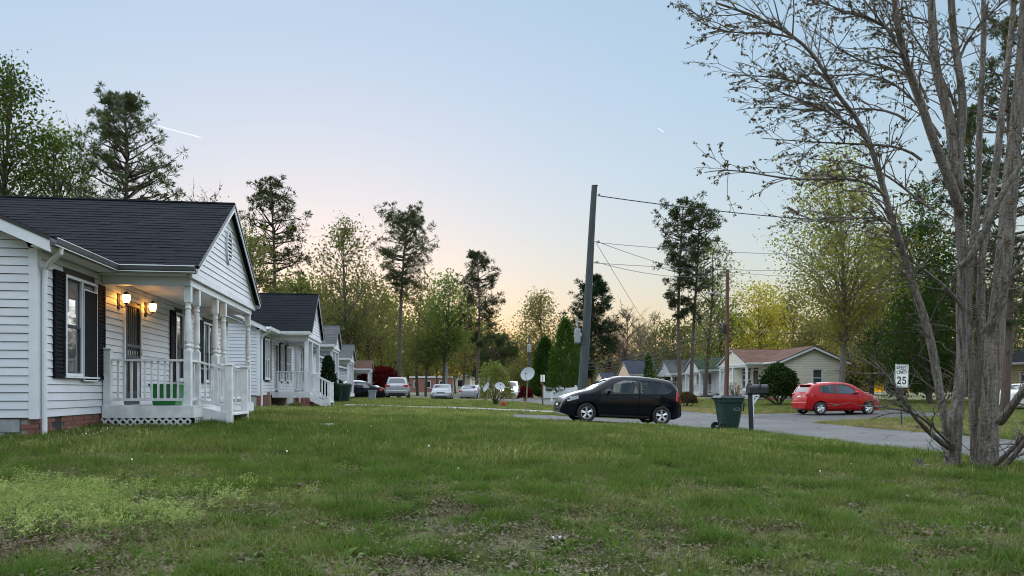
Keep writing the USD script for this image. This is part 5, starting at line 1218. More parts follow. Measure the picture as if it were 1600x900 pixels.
def plant(fn, name, label, px, Y, ytop, cat, group=None, base_z=None, **k):
    """Stands a tree so that the photograph shows its foot at px and its top at ytop."""
    x = (px - 800) * Y / F; z = float(gz(x, Y)) if base_z is None else base_z; H = P(px, ytop, Y)[2] - z
    r = thing(name, label, cat, (x, Y, z), 0, group); fn(r, H, **k); return r, H
PN, DC = 'pine_tree', 'leafy_tree'
# left, behind the first house
plant(decid, DC, 'tall bright green leafy tree at the left edge behind the first house', 8, 34, 66, 'tree', th=.30, cw=.165, seed=3, leafm='leaf_left', leaves=9500, size=.17, nb=100, clump=.36)
plant(decid, DC, 'smaller leafy tree between the left edge tree and the dark pine', 96, 37, 184, 'tree', th=.34, cw=.17, seed=8, leafm='leaf_left', leaves=8200, size=.16, nb=75, clump=.36)
plant(pine, PN, 'dark bushy pine rising over the first house roof', 190, 37, 152, 'tree', cf=.36, cw=.18, seed=5, nl=170, sprig=.42, top_heavy=.35)
plant(decid, DC, 'slender bare-twigged tree between the left leafy trees and the dark pine', 128, 41, 222, 'tree', th=.35, cw=.16, seed=21, leafm='leaf_bud', leaves=900, size=.14, nb=50, bare=True)
plant(decid, DC, 'thin budding twig tree peeping over the roof ridge near its peak', 318, 44, 288, 'tree', th=.4, cw=.14, seed=23, leafm='leaf_spring', leaves=700, size=.15, nb=40, bare=True)
# behind the left row
plant(pine, PN, 'tall narrow pine rising behind the second house', 424, 58, 276, 'tree', cf=.46, cw=.145, seed=12, nl=80, sprig=.55, top_heavy=.5)
plant(decid, DC, 'pale green leafy tree just right of the first house gable', 392, 55, 342, 'tree', th=.25, cw=.20, seed=31, leafm='leaf_spring', leaves=4200, size=.24, nb=60)
plant(decid, DC, 'tall sparse pale green tree between the two tall left pines', 541, 66, 334, 'tree', th=.26, cw=.235, seed=33, leafm='leaf_spring', leaves=4600, size=.26, nb=90, clump=.5)
plant(pine, PN, 'tallest pine with a long bare trunk behind the silver sport utility vehicle', 621, 72, 329, 'tree', cf=.55, cw=.17, seed=15, nl=95, sprig=.62, lean=(.055, 0), top_heavy=.5, tr=.0125)
plant(pine, PN, 'dark open pine standing right of the tallest bare-trunked pine', 746, 80, 396, 'tree', cf=.36, cw=.165, seed=18, nl=85, sprig=.62, top_heavy=.4)
plant(decid, DC, 'fresh green tree with a forked trunk between the two central pines', 697, 86, 418, 'tree', th=.28, cw=.21, seed=36, leafm='leaf_fresh', leaves=3600, size=.34, nb=70, clump=.7)
plant(pine, PN, 'low wide pine behind the silver sedan', 775, 98, 528, 'tree', cf=.38, cw=.42, seed=19, nl=60, sprig=.75, top_heavy=.4)
mids = [(462, 62, 420, 'leaf_spring'), (505, 74, 440, 'leaf_olive'), (575, 82, 420, 'leaf_olive'), (598, 92, 448, 'leaf_spring'), (655, 96, 430, 'leaf_olive'), (668, 88, 470, 'leaf_spring'), (724, 108, 452, 'leaf_olive'), (612, 110, 470, 'leaf_fresh'), (560, 104, 455, 'leaf_spring'), (710, 120, 500, 'leaf_olive'), (640, 124, 498, 'leaf_spring'), (762, 122, 486, 'leaf_olive'), (588, 128, 505, 'leaf_olive'), (520, 96, 475, 'leaf_spring'), (680, 132, 486, 'leaf_spring'), (745, 138, 510, 'leaf_dark')]
mid_labels = ["slim pale tree left of the sparse tall tree, behind the second house roof", "olive tree left of the sparse tall tree trunk", "olive tree between the sparse tall tree and the tallest bare-trunked pine", "pale green tree just left of the tallest bare-trunked pine", "olive tree right of the tallest bare-trunked pine", "slim pale green tree right of the tallest pine trunk, behind the silver vehicle", "olive tree between the forked green tree and the dark open pine", "fresh green tree far behind the tallest bare-trunked pine", "pale tree above the dark red maple", "olive tree behind the grey sedan and thin pale pole", "pale tree between the silver vehicle and the grey sedan", "olive tree far behind the dark open pine", "olive leafy tree above the dark red maple", "pale tree behind the third house roof", "farthest pale tree left of the thin pale pole", "dark far tree at the foot of the dark open pine"]
for k, (px, Y, yt, lf) in enumerate(mids):
    plant(decid, 'woodland_tree', mid_labels[k], px, Y, yt, 'tree', 'wood behind the left row', th=.22 + .05 * (k % 3), cw=.23 + .03 * (k % 3), seed=50 + k, leafm=lf, leaves=3100, size=.26 + Y * .001, nb=56, clump=.7)
plant(decid, DC, 'broad olive tree rounding up left of the leaning grey pole', 846, 118, 444, 'tree', th=.10, cw=.24, seed=70, leafm='leaf_olive', leaves=5200, size=.36, nb=90, clump=.7)
plant(pine, 'conifer', 'dark dense conifer behind the leaning grey pole', 926, 92, 434, 'tree', cf=.16, cw=.25, seed=72, leafm='leaf_pine_dark', nl=150, sprig=.75, top_heavy=.22)
plant(conif, 'arborvitae', 'bright green pointed evergreen nearest the leaning grey pole', 884, 76, 500, 'shrub', w=2.3, seed=73, leafm='leaf_evergreen', n=4200, size=.36, power=.55)
plant(conif, 'arborvitae', 'bright green evergreen left of its taller neighbour by the white fence', 852, 80, 528, 'shrub', w=2.1, seed=74, leafm='leaf_evergreen', n=3600, size=.36, power=.55)
plant(conif, 'arborvitae', 'small upright evergreen before the navy-roofed house', 1013, 80, 553, 'shrub', w=.75, seed=75, leafm='leaf_evergreen', n=1500, size=.25, power=.4)
for k, (px, Y, yt, lf, l_) in enumerate([(978, 120, 478, 'leaf_bud', 'bare pinkish tree right of the dark conifer'), (1022, 128, 486, 'leaf_bud', 'bare budding tree left of the twin pines'), (952, 140, 496, 'leaf_bud', 'far bare tree tucked behind the dark conifer'), (1003, 150, 500, 'leaf_bud', 'farthest bare tree, between its two pinkish neighbours')]):
    plant(decid, 'budding_tree', l_, px, Y, yt, 'tree', th=.12, cw=.26, seed=80 + k, leafm=lf, leaves=1500, size=.22, nb=60, bare=True, twig=1.7)
plant(pine, PN, 'left stem of the tall pine pair behind the black hatchback', 1064, 70, 314, 'tree', cf=.40, cw=.125, seed=91, nl=95, sprig=.6, top_heavy=.75)
plant(pine, PN, 'right stem of the tall pine pair behind the black hatchback', 1083, 71, 322, 'tree', cf=.38, cw=.14, seed=92, nl=80, sprig=.6, top_heavy=.6, lean=(.02, 0))
plant(decid, DC, 'thin pale tree at the right shoulder of the pine pair', 1108, 74, 356, 'tree', th=.2, cw=.17, seed=93, leafm='leaf_spring', leaves=2600, size=.25, nb=65, clump=.45)
plant(decid, DC, 'bushy green tree at the foot of the pine pair, behind the porch', 1050, 92, 492, 'tree', th=.1, cw=.42, seed=94, leafm='leaf_spring', leaves=3600, size=.36, nb=60, clump=.7)
plant(decid, DC, 'yellow-green tree left of the brown lamp-arm pole', 1125, 96, 468, 'tree', th=.1, cw=.32, seed=95, leafm='leaf_fresh', leaves=3600, size=.36, nb=60, clump=.7)
plant(decid, DC, 'golden yellow tree over the brown roof', 1190, 92, 430, 'tree', th=.14, cw=.25, seed=96, leafm='leaf_yellow', leaves=4600, size=.34, nb=80, clump=.65)
plant(decid, DC, 'yellow-olive tree right of the golden tree over the brown roof', 1242, 98, 442, 'tree', th=.14, cw=.25, seed=97, leafm='leaf_olive', leaves=4200, size=.36, nb=80, clump=.65)
plant(decid, DC, 'low tree filling the gap behind the brown roof ridge', 1158, 118, 478, 'tree', th=.05, cw=.36, seed=98, leafm='leaf_spring', leaves=3400, size=.4, nb=60, clump=.8)
plant(decid, DC, 'russet low tree behind the cream house gable', 1268, 84, 500, 'tree', th=.05, cw=.42, seed=99, leafm='leaf_olive', leaves=3600, size=.33, nb=60, clump=.7)
plant(decid, DC, 'large light green tree with a straight grey trunk behind the red hatchback', 1311, 46, 226, 'tree', th=.26, cw=.265, seed=101, leafm='leaf_lime', leaves=15000, size=.17, nb=120, clump=.45, bark='bark_grey', trunk_r=.0125, twig=.7)
plant(decid, 'cedar_tree', 'dark green cedar behind the speed sign', 1446, 50, 288, 'tree', th=.04, cw=.24, seed=103, leafm='leaf_evergreen', leaves=11000, size=.22, nb=110, clump=.45, shape=2.6)
plant(decid, DC, 'dark leafy tree low behind the speed sign', 1408, 56, 400, 'tree', th=.05, cw=.33, seed=104, leafm='leaf_dark', leaves=5200, size=.26, nb=80, clump=.5)
plant(decid, DC, 'olive tree between the large light green tree and the cedar', 1368, 60, 352, 'tree', th=.1, cw=.24, seed=105, leafm='leaf_olive', leaves=4600, size=.26, nb=80, clump=.5)
plant(pine, PN, 'tall dark pine at the right edge behind the big multi-stemmed tree', 1572, 36, 34, 'tree', cf=.22, cw=.15, seed=107, nl=150, sprig=.42, top_heavy=.35, leafm='leaf_pine')
plant(pine, PN, 'second dark pine seen between the stems of the big tree', 1522, 44, 168, 'tree', cf=.2, cw=.15, seed=108, nl=110, sprig=.46, top_heavy=.35, leafm='leaf_pine')
plant(decid, DC, 'brownish undergrowth tree low behind the big tree stems', 1500, 52, 410, 'tree', th=.03, cw=.36, seed=109, leafm='leaf_olive', leaves=4200, size=.25, nb=80, clump=.5)
plant(decid, DC, 'dark tree behind the tan house roof at the right edge', 1590, 60, 420, 'tree', th=.05, cw=.3, seed=110, leafm='leaf_dark', leaves=4200, size=.28, nb=70, clump=.6)
for k, (px, Y, yt, lf) in enumerate([(820, 150, 520, 'leaf_spring'), (790, 165, 528, 'leaf_olive'), (880, 150, 512, 'leaf_olive'), (910, 165, 520, 'leaf_spring'), (1090, 140, 500, 'leaf_spring'), (1330, 92, 470, 'leaf_spring'), (1290, 110, 486, 'leaf_olive'), (1215, 130, 480, 'leaf_fresh'), (1390, 90, 440, 'leaf_olive'), (1450, 84, 430, 'leaf_dark'), (1540, 80, 440, 'leaf_olive')]):
    plant(decid, 'distant_tree', ["low far tree between the dishes and the broad olive tree", "farthest low tree above the white oncoming vehicle", "far olive tree left of the leaning grey pole, behind the evergreens", "far pale tree hidden behind the leaning grey pole", "far pale tree between the twin pine stems and the brown pole", "distant pale tree behind the large light green tree trunk", "distant olive tree right of the cream house gable", "far fresh green tree below the golden tree", "distant olive tree left of the dark cedar", "dark distant tree right behind the cedar", "distant olive tree between the stems of the big tree"][k], px, Y, yt, 'tree', 'skyline trees beyond the road', th=.06, cw=.40, seed=120 + k, leafm=lf, leaves=3000, size=.45, nb=50, clump=.9)
# shrubs
def shrub(label, px, py, Y, w, h, seed, lf, name='shrub', **k):
    x, y = P(px, py, Y)[:2]; r = thing(name, label, 'shrub', on(x, y)); bush(r, w, h, seed, lf, **k); return r
shrub('large loose green shrub before the cream house porch', 1217, 634, 47, 1.45, 3.0, 131, 'leaf_dark', n=5200, size=.2)
shrub('round dark shrub at the foot of the pine pair', 1073, 628, 49, 1.0, 1.35, 132, 'leaf_maple', n=3000, size=.16, fluffy=.25)
shrub('dark red japanese maple behind the silver sport utility vehicle', 592, 612, 72, 2.6, 3.6, 133, 'leaf_red', name='red_maple', n=4200, size=.24)
shrub('yellow-green bushy shrub behind the two small dishes', 773, 628, 46, .95, 2.7, 134, 'leaf_spring', n=2600, size=.16, fluffy=1.1)
shrub('red azalea beside the road by the far white mailbox post', 821, 622, 66, .75, 1.5, 135, 'leaf_red', n=1600, size=.14)
shrub('small leafless reddish shrub by the cream house porch steps', 1148, 625, 53, .9, 1.7, 136, 'leaf_bud', n=500, size=.10, stems=40)
cs_ = thing('cone_shrub', 'dark cone-shaped evergreen shrub between the second and third houses', 'shrub', on(*P(513, 630, 40)[:2])); conif(cs_, 2.45, .62, 141, 'leaf_pine_dark', n=3600, size=.16, power=.42, base=.0)
cs_ = thing('cone_shrub', 'small dark round shrub before the fourth house, right of the cone-shaped one', 'shrub', on(*P(530, 625, 44)[:2])); bush(cs_, .55, 1.7, 142, 'leaf_pine_dark', n=2200, size=.14, fluffy=.25)
# unseen wood added behind the viewer to darken what cars and windows mirror
def unseen_wood():
    rnd = np.random.default_rng(200); mb = MB(); cs = []
    for k in range(46):
        a = rnd.uniform(-2.0, 2.0) + math.pi; R = rnd.uniform(30, 44); x, y = R * math.sin(a), R * math.cos(a); 
        if y > -8: continue
        h = rnd.uniform(10, 17); z = float(gz(x, y)); mb.tube([(x, y, z - .3), (x + rnd.normal() * .4, y, z + h * .5), (x + rnd.normal() * .6, y, z + h * .9)], [.22, .15, .04], 6)
        d = rnd.normal(size=(420, 3)); d /= np.linalg.norm(d, axis=1, keepdims=True); cs.append(np.array([x, y, z + h * .52]) + d * rnd.uniform(.3, 1, (420, 1)) ** .5 * [3.6, 3.6, h * .48])
    v, f = rot_quads(np.vstack(cs), .85, rnd, 1.6); w = tag(thing('wood', 'unseen wood added behind the viewer for cars and windows to mirror', 'trees', (0, 0, 0)), kind='stuff')
    obj('trunks', mb, 'bark_far', w); obj('crowns', (v, f), 'leaf_dark', w)
unseen_wood()
def far_wood():
    """The wood that closes the street at its far end: too far to tell its trees apart."""
    rnd = np.random.default_rng(210); mb = MB(); cs = []
    for k in range(260):
        px = rnd.uniform(430, 1650); Y = rnd.uniform(172, 215); x = (px - 800) * Y / F; z = float(gz(x, Y)); h = rnd.uniform(7, 13)
        mb.tube([(x, Y, z - .3), (x + rnd.normal() * .3, Y, z + h * .5), (x + rnd.normal() * .5, Y, z + h * .9)], [.22, .15, .04], 5)
        d = rnd.normal(size=(190, 3)); d /= np.linalg.norm(d, axis=1, keepdims=True); cs.append(np.array([x, Y, z + h * .5]) + d * rnd.uniform(.2, 1, (190, 1)) ** .5 * [3.4, 3.0, h * .5])
    c = np.vstack(cs); c = c[c[:, 2] > .9]; v, f = rot_quads(c, .9, rnd, 1.5); w = tag(thing('wood', 'far-off spring wood closing the end of the street', 'trees', (0, 0, 0)), kind='stuff')
    obj('trunks', mb, 'bark_far', w); obj('crowns', (v, f), 'leaf_olive', w)
far_wood()

# ---------------------------------------------------------------- the big multi-stemmed tree at the right
YM = 11.35
mp = thing('multi_stem_tree', 'big grey multi-stemmed tree with tiny drooping spring leaves at the right', 'tree', (0, 0, 0))
rm_ = np.random.default_rng(77)
def stem(name, pts, r0, r1, y0, y1, extra=0):
    """Pixel path, radii in photo pixels, depth offset from foot to tip."""
    p = np.array(pts, float); n = len(p); d = YM + np.linspace(y0, y1, n); q = np.stack([P(a, b, c) for (a, b), c in zip(p, d)])
    t_ = np.concatenate([[0], np.cumsum(np.linalg.norm(np.diff(q, axis=0), axis=1))]); s = np.linspace(0, t_[-1], max(int(t_[-1] / .16), 6))
    from scipy.interpolate import CubicSpline
    w = CubicSpline(t_, q)(s) if n > 2 else np.stack([np.interp(s, t_, q[:, k]) for k in range(3)], 1)
    w += (meshkit.fbm(np.stack([s * 1.3, 0 * s, 0 * s + p[0, 0]], -1), 3, 5)[:, None] - .5) * [.07, .07, 0] * np.minimum(1, s / .6)[:, None]
    r = (r0 + (r1 - r0) * (s / s[-1])) * YM / F
    if extra: r = r * (1 + extra * np.exp(-s / .3))
    sides = 16 if r0 > 8 else 9
    mb = MB().tube(w, r, sides); v, f = mb.arrays()
    if r0 > 5:                                   # ridged bark
        c = np.repeat(w, sides, 0); dv = v - c; a = np.tile(np.arange(sides), len(w)); rid = 1 + .2 * (meshkit.noise(np.stack([a * .83, np.repeat(s, sides) * 1.5, 0 * a + p[0, 0]], -1), 3) - .5) * 2
        v = c + dv * rid[:, None]
    obj(name, (v, f), 'bark_maple', mp, True); return w, r
base_y = 742
S = {}
S['A'] = stem('trunk', [(1487, 750), (1490, 690), (1500, 600), (1503, 500), (1504, 400), (1498, 311), (1500, 222), (1504, 169), (1495, 89), (1487, 0), (1480, -110), (1470, -230)], 9.6, 3.5, 0, .3, .75)
S['A2'] = stem('trunk', [(1500, 330), (1491, 302), (1460, 222), (1433, 147), (1411, 80), (1398, 0), (1392, -90)], 8, 3, .05, -.5)
S['A3'] = stem('trunk', [(1499, 300), (1491, 240), (1478, 164), (1464, 111), (1458, 44), (1453, -10), (1446, -110)], 9, 4, .1, .5)
S['B'] = stem('trunk', [(1486, 700), (1482, 681), (1468, 609), (1450, 518), (1431, 458), (1411, 395), (1384, 311), (1358, 222), (1327, 169), (1309, 147), (1282, 102), (1260, 75), (1211, 40), (1118, 4)], 7, 1.4, -.1, -.9)
S['C'] = stem('trunk', [(1522, 750), (1520, 600), (1515, 500), (1515, 420), (1526, 330), (1531, 200), (1535, 100), (1538, 0), (1540, -120)], 7, 3.2, .35, 1.1, .3)
S['D'] = stem('trunk', [(1546, 700), (1541, 600), (1533, 520), (1533, 430), (1545, 330), (1560, 230), (1572, 120), (1584, 0), (1590, -100)], 7.4, 4.2, .15, 1.4)
S['E'] = stem('trunk', [(1541, 755), (1542, 690), (1548, 600), (1558, 500), (1567, 420), (1573, 360), (1580, 267), (1589, 178), (1598, 89), (1606, -20), (1612, -140)], 13.5, 8, -.15, .1, .8)
low = [([(1561, 660), (1582, 635), (1600, 609), (1640, 560)], 7, 3, -.5, -1.2), ([(1556, 725), (1580, 703), (1601, 680), (1640, 640)], 4, 2, -.3, -.9), ([(1560, 735), (1585, 712), (1602, 688), (1650, 630)], 4, 2.5, -.4, -1.0),
       ([(1480, 698), (1472, 692), (1450, 673), (1421, 639), (1393, 598), (1360, 560)], 4.4, 1.2, -.1, -.9), ([(1482, 690), (1466, 676), (1438, 652), (1404, 640), (1350, 634)], 2.6, .8, -.2, -1.1), ([(1503, 480), (1478, 450), (1440, 420), (1412, 392), (1403, 320)], 3, 1, 0, -.5), ([(1535, 520), (1560, 480), (1580, 430), (1640, 392)], 4, 1.6, -.1, -.7), ([(1498, 420), (1530, 380), (1552, 330), (1600, 250), (1650, 180)], 6, 2.5, -.1, -.8)]
LB = [stem('branch', *l) for l in low]
# horizontal side branches traced from the photograph
side = [([(1384, 307), (1349, 284), (1290, 279), (1229, 278), (1160, 268), (1100, 269)], 2.4, .6, -.6, -1.3), ([(1440, 250), (1400, 230), (1340, 225), (1270, 222), (1190, 216)], 2.2, .5, -.2, -.5), ([(1420, 190), (1360, 170), (1290, 172), (1220, 168), (1150, 172)], 2.0, .5, -.3, 0), ([(1360, 225), (1320, 190), (1260, 160), (1210, 140), (1150, 105)], 2.2, .5, -.6, -1.1),
        ([(1470, 215), (1420, 150), (1370, 120), (1300, 118), (1235, 100)], 2.4, .5, .1, .6), ([(1450, 160), (1400, 110), (1340, 92), (1290, 62), (1250, 40)], 2.2, .5, .2, .9), ([(1400, 60), (1360, 30), (1310, 15), (1270, -25)], 2.2, .6, -.5, -.6), ([(1430, 130), (1395, 60), (1350, 0), (1310, -60)], 2.4, .6, -.3, -.9),
        ([(1500, 200), (1470, 120), (1430, 60), (1400, -20)], 2.6, .8, .2, .8), ([(1400, 355), (1360, 340), (1300, 345), (1250, 336)], 2, .5, -.7, -1.3), ([(1460, 330), (1420, 300), (1360, 262), (1290, 250), (1235, 240)], 2.2, .5, .0, .6), ([(1300, 140), (1250, 128), (1200, 120), (1140, 118)], 1.8, .5, -.8, -.7), ([(1240, 60), (1190, 52), (1130, 48), (1072, 14)], 1.6, .4, -.9, -1.2), ([(1500, 90), (1530, 40), (1560, 10), (1600, -30)], 2.2, .7, .2, -.3)]
LS = [stem('branch', *l) for l in side]
tw, lv = MB(), []
def twigs(w, r, n, lo, ln, leafy, bias=(-.55, 0, .10), fork=2):
    L_ = len(w)
    for k in range(n):
        i = int(rm_.uniform(lo, .97) * (L_ - 1)); p0 = w[i]; t = w[min(i + 1, L_ - 1)] - w[max(i - 1, 0)]; t /= np.linalg.norm(t) + 1e-9
        d = rm_.normal(size=3) * [.8, .8, .5] + t * .9 + bias; d /= np.linalg.norm(d); l_ = ln * rm_.uniform(.4, 1.15)
        p, rr = limb(p0, p0 + d * l_, min(r[i] * .6, .011), .0028, rm_, .06, 7, .10); tw.tube(p, rr, 4, False)
        ends = [p]
        for m in range(fork):
            j = rm_.integers(2, 6); d2 = d + rm_.normal(size=3) * .6; d2 /= np.linalg.norm(d2); q, r2 = limb(p[j], p[j] + d2 * l_ * rm_.uniform(.25, .5), .0048, .0022, rm_, .05, 5, .1); tw.tube(q, r2, 3, False); ends.append(q)
        if leafy:
            for e in ends:
                for m in range(rm_.integers(3, 7)):
                    lv.append((e[-1] + (e[len(e) // 2] - e[-1]) * rm_.uniform(-.02, .85)))
for k in ('A', 'A2', 'A3'): twigs(*S[k], 30, .45, 1.15, True)
twigs(*S['B'], 62, .33, 1.1, True); twigs(*S['C'], 16, .5, .9, True, (-.2, 0, .1)); twigs(*S['D'], 18, .45, .9, True, (.2, 0, .1)); twigs(*S['E'], 16, .5, .9, True, (.2, -.1, .1))
for w, r in LS: twigs(w, r, 30, .10, .62, True, (-.35, 0, .12))
for w, r in LB[3:5]: twigs(w, r, 16, .15, .8, False, (-.5, -.1, .1), 3)
for w, r in LB[5:8]: twigs(w, r, 12, .2, .7, True, (-.1, 0, .1))
for w, r in LB[:3]: twigs(w, r, 9, .2, .6, False, (.2, -.1, .1), 3)
for k in ('A', 'E', 'C', 'B'):           # bare shoots low on the stems
    w, r = S[k]; twigs(w[:max(int(len(w) * .42), 6)], r, 15, .05, .85, False, (-.45, -.35, .15), 3)
obj('twigs', tw, 'bark_maple', mp, True)
lv = np.array(lv); c = np.repeat(lv, 2, 0); n = len(c); rnd = rm_
ax = rnd.normal(size=(n, 3)) * [.7, .7, .25] - [0, 0, .8]; ax /= np.linalg.norm(ax, axis=1, keepdims=True)
v, f = rot_quads(c + ax * .02, .043, rnd, 2.4, axis=ax * 2.2); obj('crown', (v, f), 'leaf_maple', mp)
x_, y_ = P(1442, 738, 11.2)[:2]
stp = thing('tree_stump', 'small weathered grey stump in the grass left of the big tree', 'stump', on(x_, y_))
g = np.linspace(0, 2 * np.pi, 12, endpoint=False)
obj('wood', MB().prism(list(zip(.13 * np.cos(g) * (1 + .2 * np.sin(3 * g)), .09 * np.sin(g))), -.1, .10, 'z').hexa([(-.1, -.05, .1), (0, -.05, .1), (0, .05, .1), (-.1, .05, .1), (-.11, -.03, .2), (-.03, -.03, .17), (-.03, .03, .15), (-.11, .03, .18)]), 'bark_maple', stp)

# ---------------------------------------------------------------- grass, weeds, fallen leaves
leaf('blade_green', (0.220, 0.275, 0.090), .55, .3, color2=(0.275, 0.300, 0.112)); leaf('blade_lush', (0.125, 0.215, 0.050), .55, .3, color2=(0.165, 0.245, 0.060)); leaf('blade_far', (0.235, 0.275, 0.092), .4, .25, color2=(0.310, 0.315, 0.125))
leaf('blade_dry', (0.34, 0.28, 0.16), .35, .3, color2=(0.25, 0.24, 0.11)); leaf('weed_green', (0.165, 0.215, 0.085), .4, .3, color2=(0.140, 0.205, 0.07)); leaf('weed_pale', (0.40, 0.44, 0.20), .4, .4, color2=(0.32, 0.38, 0.15))
leaf('dead_leaf', (0.36, 0.28, 0.19), .7, .15, color2=(0.52, 0.45, 0.35)); mat('puff', (0.80, 0.80, 0.78), .9); mat('petal', (0.75, 0.52, 0.03), .7)
def blades(n, rad, l0, l1, w, seed, lean=.55, droop=.5):
    r = np.random.default_rng(seed); a = r.uniform(0, 6.3, n); q = rad * np.sqrt(r.uniform(0, 1, n)); b = np.stack([q * np.cos(a), q * np.sin(a), 0 * a - .01], 1)
    az = r.uniform(0, 6.3, n); d = np.stack([np.cos(az), np.sin(az), 0 * az], 1) + b * [1, 1, 0] / rad * .6; L_ = r.uniform(l0, l1, n)[:, None]; ln = r.uniform(.1, lean, n)[:, None]; dr = r.uniform(.1, droop, n)[:, None]
    s = np.stack([-np.sin(az), np.cos(az), 0 * az], 1) * w * r.uniform(.6, 1.3, n)[:, None]; V = []
    for t_, ww in ((0, .8), (.4, 1), (.75, .7), (1, 0)):
        c = b + d * L_ * (ln * t_ + dr * t_ * t_ * .6) + np.array([0, 0, 1]) * L_ * (t_ - .35 * dr * t_ ** 2.5)
        V += [c - s * ww / 2, c + s * ww / 2] if ww else [c]
    v = np.stack(V, 1).reshape(-1, 3); i = np.arange(n)[:, None] * 7
    return v, np.vstack([i + k for k in ([0, 1, 3], [0, 3, 2], [2, 3, 5], [2, 5, 4], [4, 5, 6])])
def rosette(n, rad, seed, up=.35, ww=.35):
    r = np.random.default_rng(seed); mb = MB()
    for k in range(n):
        a = k * 2.4 + r.normal() * .3; L_ = rad * r.uniform(.5, 1.1); d = np.array([math.cos(a), math.sin(a), 0]); s = np.array([-math.sin(a), math.cos(a), 0]) * L_ * ww; h = L_ * r.uniform(.1, up)
        mb.add([d * .01, d * L_ * .55 - s * .5 + [0, 0, h], d * L_ * .6 + [0, 0, h * 1.1 - .006], d * L_ * .55 + s * .5 + [0, 0, h], d * L_ + [0, 0, h * .7]], [[0, 2, 1], [0, 3, 2], [1, 2, 4], [2, 3, 4]])
    return mb.arrays()
def flakes(n, rad, seed, size=.05):
    r = np.random.default_rng(seed); q = rad * np.sqrt(r.uniform(0, 1, n)); a = r.uniform(0, 6.3, n); c = np.stack([q * np.cos(a), q * np.sin(a), r.uniform(.004, .03, n)], 1); mb = MB()
    for p in c:
        s_ = size * r.uniform(.5, 1.4); x = r.normal(size=3) * [1, 1, .35]; x /= np.linalg.norm(x); y = np.cross([0, 0, 1], x); y /= np.linalg.norm(y); k = r.uniform(-.2, .5) * s_
        mb.add([p - x * s_ * .6, p + y * s_ * .35 + [0, 0, k], p, p - y * s_ * .35 + [0, 0, k], p + x * s_ * .6], [[0, 2, 1], [0, 3, 2], [1, 2, 4], [2, 3, 4]])
    return mb.arrays()
def pale_weed(seed):
    r = np.random.default_rng(seed); mb = MB()
    for k in range(9):
        b = r.normal(size=3) * [.07, .07, 0]; t_ = b + r.normal(size=3) * [.06, .06, .02] + [0, 0, r.uniform(.05, .12)]; mb.tube([b, (b + t_) / 2 + r.normal(size=3) * .01, t_], .0022, 3, False)
        c = t_ + r.normal(size=(7, 3)) * [.02, .02, .018]; mb.add(*rot_quads(c, .018, r, 1.4)); c = b + (t_ - b) * r.uniform(.2, .9, (6, 1)) + r.normal(size=(6, 3)) * .015; mb.add(*rot_quads(c, .028, r, 2))
    return mb.arrays()
def instancer(name, label, protos, pts, idx, sc, rz, cat='grass', kind='stuff', tilt=.12, rnd=np.random.default_rng(3)):
    pi = UsdGeom.PointInstancer.Define(stage, '/World/' + numbered('/World', name)); base = str(pi.GetPath()); paths = []
    for nm, (v, f), m_ in protos: paths.append(obj(nm, (v, f), m_, pi.GetPrim()).GetPath())
    pi.CreatePrototypesRel().SetTargets(paths); n = len(pts)
    pi.CreatePositionsAttr(Vt.Vec3fArray.FromNumpy(np.asarray(pts, np.float32))); pi.CreateProtoIndicesAttr(Vt.IntArray.FromNumpy(np.asarray(idx, np.int32)))
    pi.CreateScalesAttr(Vt.Vec3fArray.FromNumpy(np.asarray(sc, np.float32)))
    tx, ty = rnd.normal(size=(2, n)) * tilt / 2; cz, sz = np.cos(rz / 2), np.sin(rz / 2); q = np.stack([cz, tx * cz, ty * cz, sz], 1); q /= np.linalg.norm(q, axis=1, keepdims=True)
    pi.CreateOrientationsAttr(Vt.QuathArray([Gf.Quath(float(a), float(b), float(c), float(d)) for a, b, c, d in q]))
    return tag(pi.GetPrim(), label, cat, None, kind)
GR = np.random.default_rng(17)
def free(x, y, margin=0.0):
    """Where grass may stand."""
    t, u = tu(x, y); w = u - bend(t); ok = (w < 15.15 + margin) | (w > 20.55 - margin)
    for (t0, L_, W_, a0, a1, pd) in ((0, 12.2, 7.7, 2.5, 7.8, 1.5), (17.3, 8.6, 6.8, 2.6, 6.6, 1.4), (26.9, 8.4, 5.4, 2, 5.2, 1.5), (37.4, 8.6, 5.4, 2.5, 6.5, 1.5)):
        a = t - t0; ok &= ~((a > -.02) & (a < L_) & (u < .02) & (u > -W_)); ok &= ~((a > a0 - .1) & (a < a1 + .1) & (u > 0) & (u < pd + .12))
    wob = (meshkit.fbm(np.stack([x * 1.3, y * 1.3, 0 * x], -1), 3, 21) - .5) * 1.1
    ok &= ~((t > 9.7 + wob) & (t < 18.1 + wob) & (u > 9.1 + wob) & (u < 15.5)); ok &= ~((t > 21.95) & (t < 25.0) & (u > 2.5) & (u < 15.5))
    k = np.clip((u - 20.3) / 10.7, 0, 1); ok &= ~((u > 20) & (u < 31) & (t > 14.6 + 5 * k + wob * .3) & (t < 22.6 + 2.8 * k))
    for (px, py, R) in ((1487, 742, .16), (1540, 745, .30)): c = P(px, py, YM); ok &= (x - c[0]) ** 2 + (y - c[1]) ** 2 > R * R
    return ok
def scatter(n, y0, y1, power=1.0, umax=None):
    y = np.sqrt(GR.uniform(y0 ** 2, y1 ** 2, n)) if power == 1.0 else y0 * (y1 / y0) ** GR.uniform(0, 1, n); x = y * GR.uniform(-.80, .80, n); k = free(x, y); return x[k], y[k]
def pixel(x, y): z = gz(x, y); return 800 + F * x / y, YH - F * (z - HC) / y
